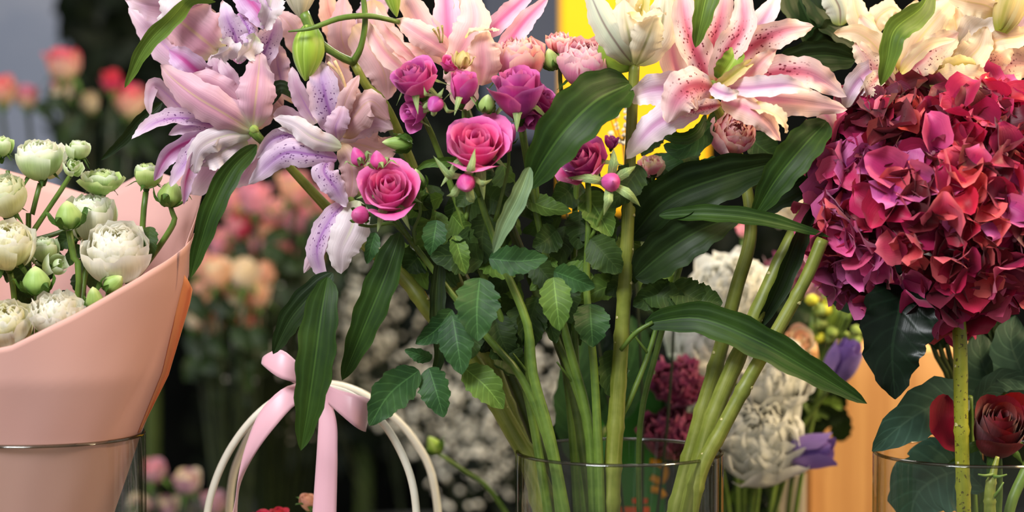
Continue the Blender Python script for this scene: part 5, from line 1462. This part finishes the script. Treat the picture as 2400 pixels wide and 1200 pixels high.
# ------------------------------------------------------------------ mixed flowers standing behind the right stems
def mixed(name, label, cat, x, y, d, r, mk, kind, n, ruf, seed, axis=(0, -0.8, 0.65), op=0.6, sx=None, res=7):
    t_ = thing(name, label, cat, P((sx or x), 1290, d + 30))
    bloom(t_, x, y, d, r, axis, [M_[m] for m in mk], kind, n, op, seed, M_['sepg'], None, ruf, nu=res + 3, nv=7, open_top=0.85)
    tube('stem', t_, [(x, y + r * 0.6, d + 10), ((x + (sx or x)) / 2, (y + 1290) / 2, d + 25), (sx or x, 1290, d + 30)], [7, 7, 7], M_['stemg'], 8)
    return t_
mixed('carnation', 'white carnation highest behind the three slanting stems', 'carnation', 1716, 680, 330, 88, ['c1'], 'globe', 30, 0.15, 501, sx=1730)
mixed('carnation', 'white carnation at the left behind the long pointed leaf', 'carnation', 1650, 806, 350, 84, ['c1'], 'globe', 28, 0.15, 502, sx=1700)
mixed('carnation', 'white carnation just under the long pointed leaf', 'carnation', 1808, 890, 300, 92, ['c1'], 'globe', 30, 0.15, 503, sx=1760)
mixed('carnation', 'large white carnation touching the purple bellflower', 'carnation', 1776, 1032, 280, 112, ['c1'], 'globe', 36, 0.15, 504, sx=1750)
mixed('carnation', 'white carnation lowest, half behind the stems at the vase', 'carnation', 1680, 1010, 330, 84, ['c1'], 'globe', 26, 0.15, 505, sx=1720)
mixed('carnation', 'plum red carnation above its twin beside the green carton', 'carnation', 1592, 902, 290, 62, ['c2'], 'globe', 30, 0.22, 506, sx=1640)
mixed('carnation', 'plum red carnation dipping behind the middle vase rim', 'carnation', 1576, 1018, 280, 66, ['c2'], 'globe', 30, 0.22, 507, sx=1640)
mixed('carnation', 'dull plum carnation left of the hydrangea underside', 'carnation', 1846, 640, 380, 52, ['c2', 'b6'], 'globe', 22, 0.2, 508, sx=1800)
mixed('carnation', 'cream carnation behind the crossing lily leaves', 'carnation', 1872, 480, 420, 74, ['b5', 'c1'], 'globe', 24, 0.18, 509, sx=1800)
mixed('garden_rose', 'peach rose behind the stripped stem, by the yellow buttons', 'rose', 1874, 800, 330, 52, ['b4', 'b5'], 'rose', 14, 0, 510, sx=1790)
mixed('garden_rose', 'dusty mauve rose under the left of the hydrangea', 'rose', 1912, 690, 350, 46, ['b6'], 'rose', 12, 0, 511, sx=1800)
mixed('garden_rose', 'small pink rose showing between the leaning stems', 'rose', 1742, 540, 360, 26, ['b3'], 'rose', 8, 0, 512, (0, -0.2, 1), 0.4)
for k, (x, y, lb, tx, ty) in enumerate(((1898, 1056, 'purple bellflower pointing right above the pine post', 0.8, 0.15), (1972, 846, 'purple bellflower behind the tip of the long pointed leaf', 0.2, 0.5))):
    t_ = thing('bellflower', lb, 'bellflower', P(1790, 1290, 300))
    b_, bs_, MM = bloom(t_, x, y, 260 + 40 * k, 76, (tx, -0.25, ty), [M_['li']], 'rose', 8, 0.08, 520 + k, M_['sepg'], None, 0.03, hscale=1.35, tipped=0.0)
    tube('stem', t_, [tuple(q) for q in ((x - 60 * tx, y + 20 + 30 * ty, 270 + 40 * k), (1830, 1150 - 60 * k, 290 + 20 * k), (1790, 1290, 300))], [6, 6, 6], M_['stemg'], 8)
YB = thing('button_flowers', 'sprig of green and yellow button flowers left of the dark hydrangea leaf', 'flowers', P(1850, 1290, 340))
rg = random.Random(31)
for k in range(22):
    x, y = rg.uniform(1900, 2010), rg.uniform(690, 800)
    d = 330 + rg.uniform(-15, 15)
    r = rg.uniform(12, 20)
    M = frame((rg.uniform(-.4, .4), -0.6, 0.7))
    v, f, uv = lathe_geo([(0.0005, -pm(r)), (pm(r) * 0.8, -pm(r) * 0.5), (pm(r), 0), (pm(r) * 0.75, pm(r) * 0.5), (0.0005, pm(r) * 0.6)], 9, P(x, y, d), M, 2, 0.08, 4)
    bb = part('button', v, f, M_['yel'] if k % 3 == 0 else M_['ped'], YB, uv)
    tube('stalk', YB, [(x, y + 10, d + 4), (1930, 880, 340)], [2.5, 3], M_['stemg'], 5, 6)
tube('stem', YB, [(1930, 880, 340), (1890, 1050, 340), (1850, 1290, 340)], [6, 6, 6], M_['stemg'])
FG = thing('leafy_branch', 'dark leafy branch behind the white carnations', 'greenery', P(1840, 1290, 400))
rg = random.Random(8)
for k in range(46):
    x, y = rg.choice(((1960, 640), (2000, 690), (1880, 930), (1920, 960), (1860, 1010), (1560, 760), (1600, 700), (1880, 760), (1500, 640), (1760, 1150), (1830, 1190), (1640, 620), (1930, 880)))
    x += rg.uniform(-50, 50); y += rg.uniform(-50, 50)
    a = rg.uniform(0, 6.28); L = rg.uniform(80, 130); d = rg.uniform(390, 450)
    rose_leaf(FG, (x - 0.5 * L * math.cos(a), y - 0.5 * L * math.sin(a)), (x + 0.5 * L * math.cos(a), y + 0.5 * L * math.sin(a)), L * 0.62, M_['fleaf'] if k % 3 else M_['leafl'], d, d - 15, rg.uniform(-30, 30), 0.05, 0.2, 500 + k)
tube('stem', FG, [(1960, 640, 420), (1920, 880, 420), (1860, 1100, 410), (1840, 1290, 400)], [6, 7, 7, 7], M_['stemd'])
tube('stem', FG, [(1560, 700, 420), (1640, 900, 420), (1800, 1150, 410), (1840, 1290, 400)], [6, 7, 7, 7], M_['stemd'])

# ------------------------------------------------------------------ far roses on the bench, blurred
def bucket(x, d, r, lb):
    c = P(x, 1200, d)
    t_ = thing('flower_bucket', lb, 'bucket', (c[0], c[1], 0.401))
    R = r
    v, f, uv = lathe_geo([(0.0005, 0), (R * 0.8, 0), (R * 0.82, 0.004), (R * 0.99, 0.25), (R * 1.04, 0.255), (R * 1.04, 0.262), (R * 0.98, 0.262), (R * 0.95, 0.25), (R * 0.78, 0.012), (0.0005, 0.01)], 32, (c[0], c[1], 0.401))
    part('pail', v, f, plain_mat('dark_zinc', (0.10, 0.11, 0.11), (0.15, 0.16, 0.16), 20, 0.4, 0.5), t_, uv)
    return (c[0], c[1], 0.44)
def far_rose(label, x, y, d, r, mk, seed, foot, axis=(0, -0.35, 0.95), op=0.45, n=11, hs=1.25, group=None):
    t_ = thing('rose', label, 'rose', foot, group)
    bloom(t_, x, y, d, r, axis, [M_[m] for m in mk], 'rose', n, op, seed, M_['sepg'], M_['sepg'], 0, nu=5, nv=5, hscale=hs)
    a = P(x, y + r, d)
    f3 = np.array(foot)
    v, f, uv = tube_geo([a, a * 0.5 + f3 * 0.5 + np.array([0, 0.02, 0.03]), f3], [0.003, 0.003, 0.003], 6, 10)
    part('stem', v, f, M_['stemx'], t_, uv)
    for q in range(3):
        rl = random.Random(seed * 3 + q)
        xx, yy = x + rl.uniform(-50, 50), y + r + rl.uniform(20, 130)
        aa = rl.uniform(0, 3.1); L = rl.uniform(60, 90)
        rose_leaf(t_, (xx - 0.5 * L * math.cos(aa), yy - 0.5 * L * math.sin(aa)), (xx + 0.5 * L * math.cos(aa), yy + 0.5 * L * math.sin(aa)), L * 0.6, M_['fleaf'], d + 10, d, 0, 0, 0.2, seed + q)
    return t_
f1 = bucket(170, 1250, 0.13, 'dark zinc bucket under the pink tipped cream roses')
for k, (x, y, r, mk, lb) in enumerate((
        (150, 150, 62, ['b1'], 'tallest pink tipped cream rose before the grey door'),
        (146, 208, 44, ['b5', 'b1'], 'cream rose tucked right under the tallest pink tipped one'),
        (4, 212, 52, ['b1'], 'red tipped rose cut by the left edge of the view'),
        (66, 226, 42, ['b1', 'b3'], 'small pinkish cream rose next to the one at the left edge'),
        (262, 190, 38, ['b2', 'b2'], 'small round red rose left of the hanging lily leaf'),
        (212, 240, 36, ['b5', 'b5'], 'pale cream rose below the small round red rose'),
        (304, 236, 64, ['b1'], 'red and cream rose just behind the hanging lily leaf tip'))):
    far_rose(lb, x, y, 1250 + 14 * k, r, mk, 600 + k, f1)
f2 = bucket(640, 1420, 0.12, 'dark zinc bucket under the blurred pink roses in the middle')
for k, (x, y, r, mk, lb) in enumerate((
        (600, 462, 50, ['b3'], 'far pink rose highest under the lilac lily'), (690, 440, 48, ['b3', 'b4'], 'far pink rose right beside the drooping freckled petal'),
        (560, 530, 36, ['b2', 'b3'], 'far coral red bud in the left of the pink bunch'), (630, 560, 50, ['b3', 'b4'], 'far pale pink rose in the centre of the pink bunch'),
        (700, 510, 52, ['b3'], 'far deep pink rose left of the hanging lilac petals'), (750, 470, 40, ['b3', 'b6'], 'far mauve pink rose half behind the lilac lily'),
        (520, 570, 42, ['b4', 'b3'], 'far peach pink rose beside the long dark leaf'), (770, 550, 44, ['b3'], 'far pink rose mostly behind the hanging lilac petals'),
        (850, 420, 40, ['b4'], 'far peach rose peeping out left of the magenta rose'),
        (648, 500, 40, ['b3', 'b4'], 'far small pink rose between the two top pink ones'), (590, 600, 44, ['b4', 'b3'], 'far peach rose under the coral bud'),
        (670, 600, 40, ['b3', 'b4'], 'far pink rose low in the pink bunch'), (540, 470, 40, ['b4', 'b3'], 'far blush rose left of the highest pink one'),
        (740, 590, 36, ['b4'], 'far peach rose low by the hanging lilac petals'))):
    far_rose(lb, x, y, 1150 + 12 * k, r * 1.22, mk, 620 + k, f2)
f3_ = bucket(540, 1080, 0.11, 'dark zinc bucket under the far cream and peach roses')
for k, (x, y, r, mk, lb) in enumerate((
        (510, 640, 46, ['b4', 'b5'], 'far peach rose topping the cream bunch by the paper'), (570, 640, 46, ['b5'], 'far cream rose at the top of the cream bunch'),
        (480, 690, 42, ['b4'], 'far peach rose touching the orange paper fold'), (545, 705, 44, ['b4', 'b5'], 'far apricot rose in the heart of the cream bunch'),
        (600, 690, 42, ['b5', 'b4'], 'far pale rose at the right of the cream bunch'), (500, 752, 38, ['b5', 'b1'], 'far cream rose at the lower left of the cream bunch'),
        (570, 762, 40, ['b4', 'b1'], 'far apricot rose lowest in the cream bunch'),
        (470, 620, 38, ['b4', 'b3'], 'far blush rose between the dark leaf and the cream bunch'), (620, 640, 34, ['b4'], 'far peach rose at the upper right of the cream bunch'),
        (460, 745, 36, ['b4', 'b5'], 'far apricot rose below the orange paper fold'))):
    far_rose(lb, x, y, 1050 + 12 * k, r * 1.25, mk, 640 + k, f3_)
f4 = bucket(420, 900, 0.11, 'dark zinc bucket by the bench front, dusty pink roses in it')
for k, (x, y, r, mk, lb) in enumerate((
        (362, 1104, 44, ['b6', 'b3'], 'far dusty pink rose beside the left vase rim'), (440, 1130, 48, ['b6', 'b5'], 'far greyish white rose left of the rope handles'),
        (500, 1180, 46, ['b6'], 'far dusty rose half behind the rope handles'), (390, 1190, 46, ['b6', 'b5'], 'far dusty rose lowest beside the left vase'),
        (330, 1190, 44, ['b5', 'b6'], 'far pale rose seen through the left vase edge'))):
    far_rose(lb, x, y, 900 + 10 * k, r, mk, 660 + k, f4)
t_ = thing('green_bud_stem', 'blurred green bud on a thin stem right of the rope handles', 'bud', P(1240, 1290, 340))
bud(t_, 1016, 1042, 330, 18, 46, (-0.5, -0.1, 0.8), M_['gb'], M_['sepg'], 9, 0.4, 1.2)
tube('stem', t_, [(1026, 1062, 330), (1090, 1105, 332), (1150, 1150, 334), (1240, 1290, 340)], [5, 5, 6, 6], M_['stemg'], 8)

# ------------------------------------------------------------------ baby's breath: clouds of tiny blossoms nobody could count
def gyp(label, foot, blobs, d, n, seed, r=(4, 8)):
    rg = random.Random(seed)
    t_ = thing('babys_breath', label, "baby's breath", foot)
    BV, BF, SV, SF = [], [], [], []
    f0 = np.array(foot)
    tot = sum(b[2] * b[3] for b in blobs)
    for (bx, by, rx, ry) in blobs:
        hub = P(bx, by + ry * 0.9, d + 20)
        v, f, _ = tube_geo([f0, (f0 + hub) / 2 + np.array([0.01, 0, 0.02]), hub], [0.0018, 0.0015, 0.001], 5, 8)
        SF += [tuple(i + sum(len(x) for x in SV) for i in q) for q in f]; SV.append(v)
        for k in range(int(n * rx * ry / tot)):
            a = rg.uniform(0, 6.28); q = math.sqrt(rg.random())
            c = P(bx + rx * q * math.cos(a), by + ry * q * math.sin(a), d + rg.uniform(-90, 90))
            s = pm(rg.uniform(*r), d)
            off = sum(len(x) for x in BV)
            M = frame((rg.uniform(-1, 1), rg.uniform(-1, 0.2), rg.uniform(0, 1)))
            vv = []
            for ring, (rr, zz) in enumerate(((0.25, -0.6), (0.9, -0.1), (0.8, 0.4), (0.15, 0.5))):
                for i in range(6):
                    vv.append(np.array([rr * math.cos(i * PI / 3 + ring) * s, rr * math.sin(i * PI / 3 + ring) * s, zz * s]))
            BV.append(np.array(vv) @ M.T + c)
            for ring in range(3):
                for i in range(6):
                    BF.append((off + ring * 6 + i, off + ring * 6 + (i + 1) % 6, off + ring * 6 + 6 + (i + 1) % 6, off + ring * 6 + 6 + i))
            BF.append(tuple(off + 18 + i for i in range(6)))
            if k % 3 == 0:
                so = sum(len(x) for x in SV)
                v, f, _ = tube_geo([hub, (hub + c) / 2 + np.array([0, 0, -0.006]), c], [0.0007, 0.0005, 0.0004], 4, 4)
                SF += [tuple(i + so for i in q2) for q2 in f]; SV.append(v)
    o = part('blossoms', np.vstack(BV), BF, M_['gyp'], t_); o['kind'] = 'stuff'
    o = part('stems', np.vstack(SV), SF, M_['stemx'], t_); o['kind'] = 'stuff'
    return t_
f5 = bucket(960, 1500, 0.13, "dark zinc bucket under the wide cloud of baby's breath")
gyp("wide cloud of baby's breath behind the drooping lily leaves", f5, [(760, 780, 150, 140), (900, 820, 130, 190), (880, 640, 70, 90), (990, 960, 90, 120), (680, 700, 60, 60)], 1500, 520, 1, (5, 11))
f6 = bucket(500, 1700, 0.10, "dark zinc bucket under the small left tuft of baby's breath")
gyp("small sparse tuft of baby's breath left of the bow", f6, [(570, 850, 70, 50), (600, 790, 60, 40), (690, 1010, 80, 40)], 1400, 46, 2)
f7 = bucket(1240, 1450, 0.12, "dark zinc bucket under baby's breath left of the middle vase")
gyp("baby's breath low behind the lily stems and middle vase", f7, [(1120, 960, 110, 120), (1220, 1020, 120, 150), (1080, 1120, 90, 80), (1290, 880, 60, 90)], 1400, 330, 3, (5, 11))
f8 = (*P(1500, 1290, 250)[:2], 0.742)
gyp("baby's breath sprig between the broad leaf and the striped lily", f8, [(1460, 290, 34, 46), (1590, 400, 40, 50), (1290, 320, 30, 30)], 200, 70, 4, (5, 9))

# dark shrub behind everything
def shrub(label, x0, x1, y0, y1, d, n, seed, mk='fleaf'):
    rg = random.Random(seed)
    c = P((x0 + x1) / 2, 1290, d)
    t_ = thing('shrub', label, 'shrub', (c[0], c[1], 0.0))
    V, F = [], []
    gf, _ = grid_faces(2, 4)
    UV = []
    for k in range(n):
        p = P(rg.uniform(x0, x1), rg.uniform(y0, y1), d + rg.uniform(-120, 120))
        a = rg.uniform(0, 6.28); L = rg.uniform(0.05, 0.10)
        e = np.array([math.cos(a), rg.uniform(-0.5, 0.5), math.sin(a)])
        v = blade_verts([p - e * L / 2, p + np.array([0, -0.006, 0.008]), p + e * L / 2], L * 0.5, rg.uniform(-50, 50), 'rose', 0.2, 0, 2, k, 2, 4)
        off = 15 * k
        V.append(v); F += [tuple(i + off for i in q) for q in gf]; UV.append(_)
    o = part('foliage', np.vstack(V), F, M_[mk], t_, np.concatenate(UV)); o['kind'] = 'stuff'
    tr = [np.array([c[0] + dx, c[1], 0.0]) for dx in (0,)]
    top = P((x0 + x1) / 2, y0 + 60, d)
    v, f, uv = tube_geo([np.array([c[0], c[1], 0.0]), (np.array([c[0], c[1], 0.0]) + top) / 2 + np.array([0.03, 0, 0]), top], [0.02, 0.014, 0.006], 8, 12)
    part('trunk', v, f, M_['stemd'], t_, uv)
    return t_
shrub('dark leafy shrub far back at the upper left', 150, 480, -80, 760, 2250, 420, 5, 'xleaf')
shrub('dark leafy shrub far back in the middle', 460, 1180, 330, 1100, 2700, 420, 6, 'xleaf')
shrub('dark leafy shrub far back right of the middle', 1100, 1900, 480, 1250, 2300, 420, 7, 'xleaf')
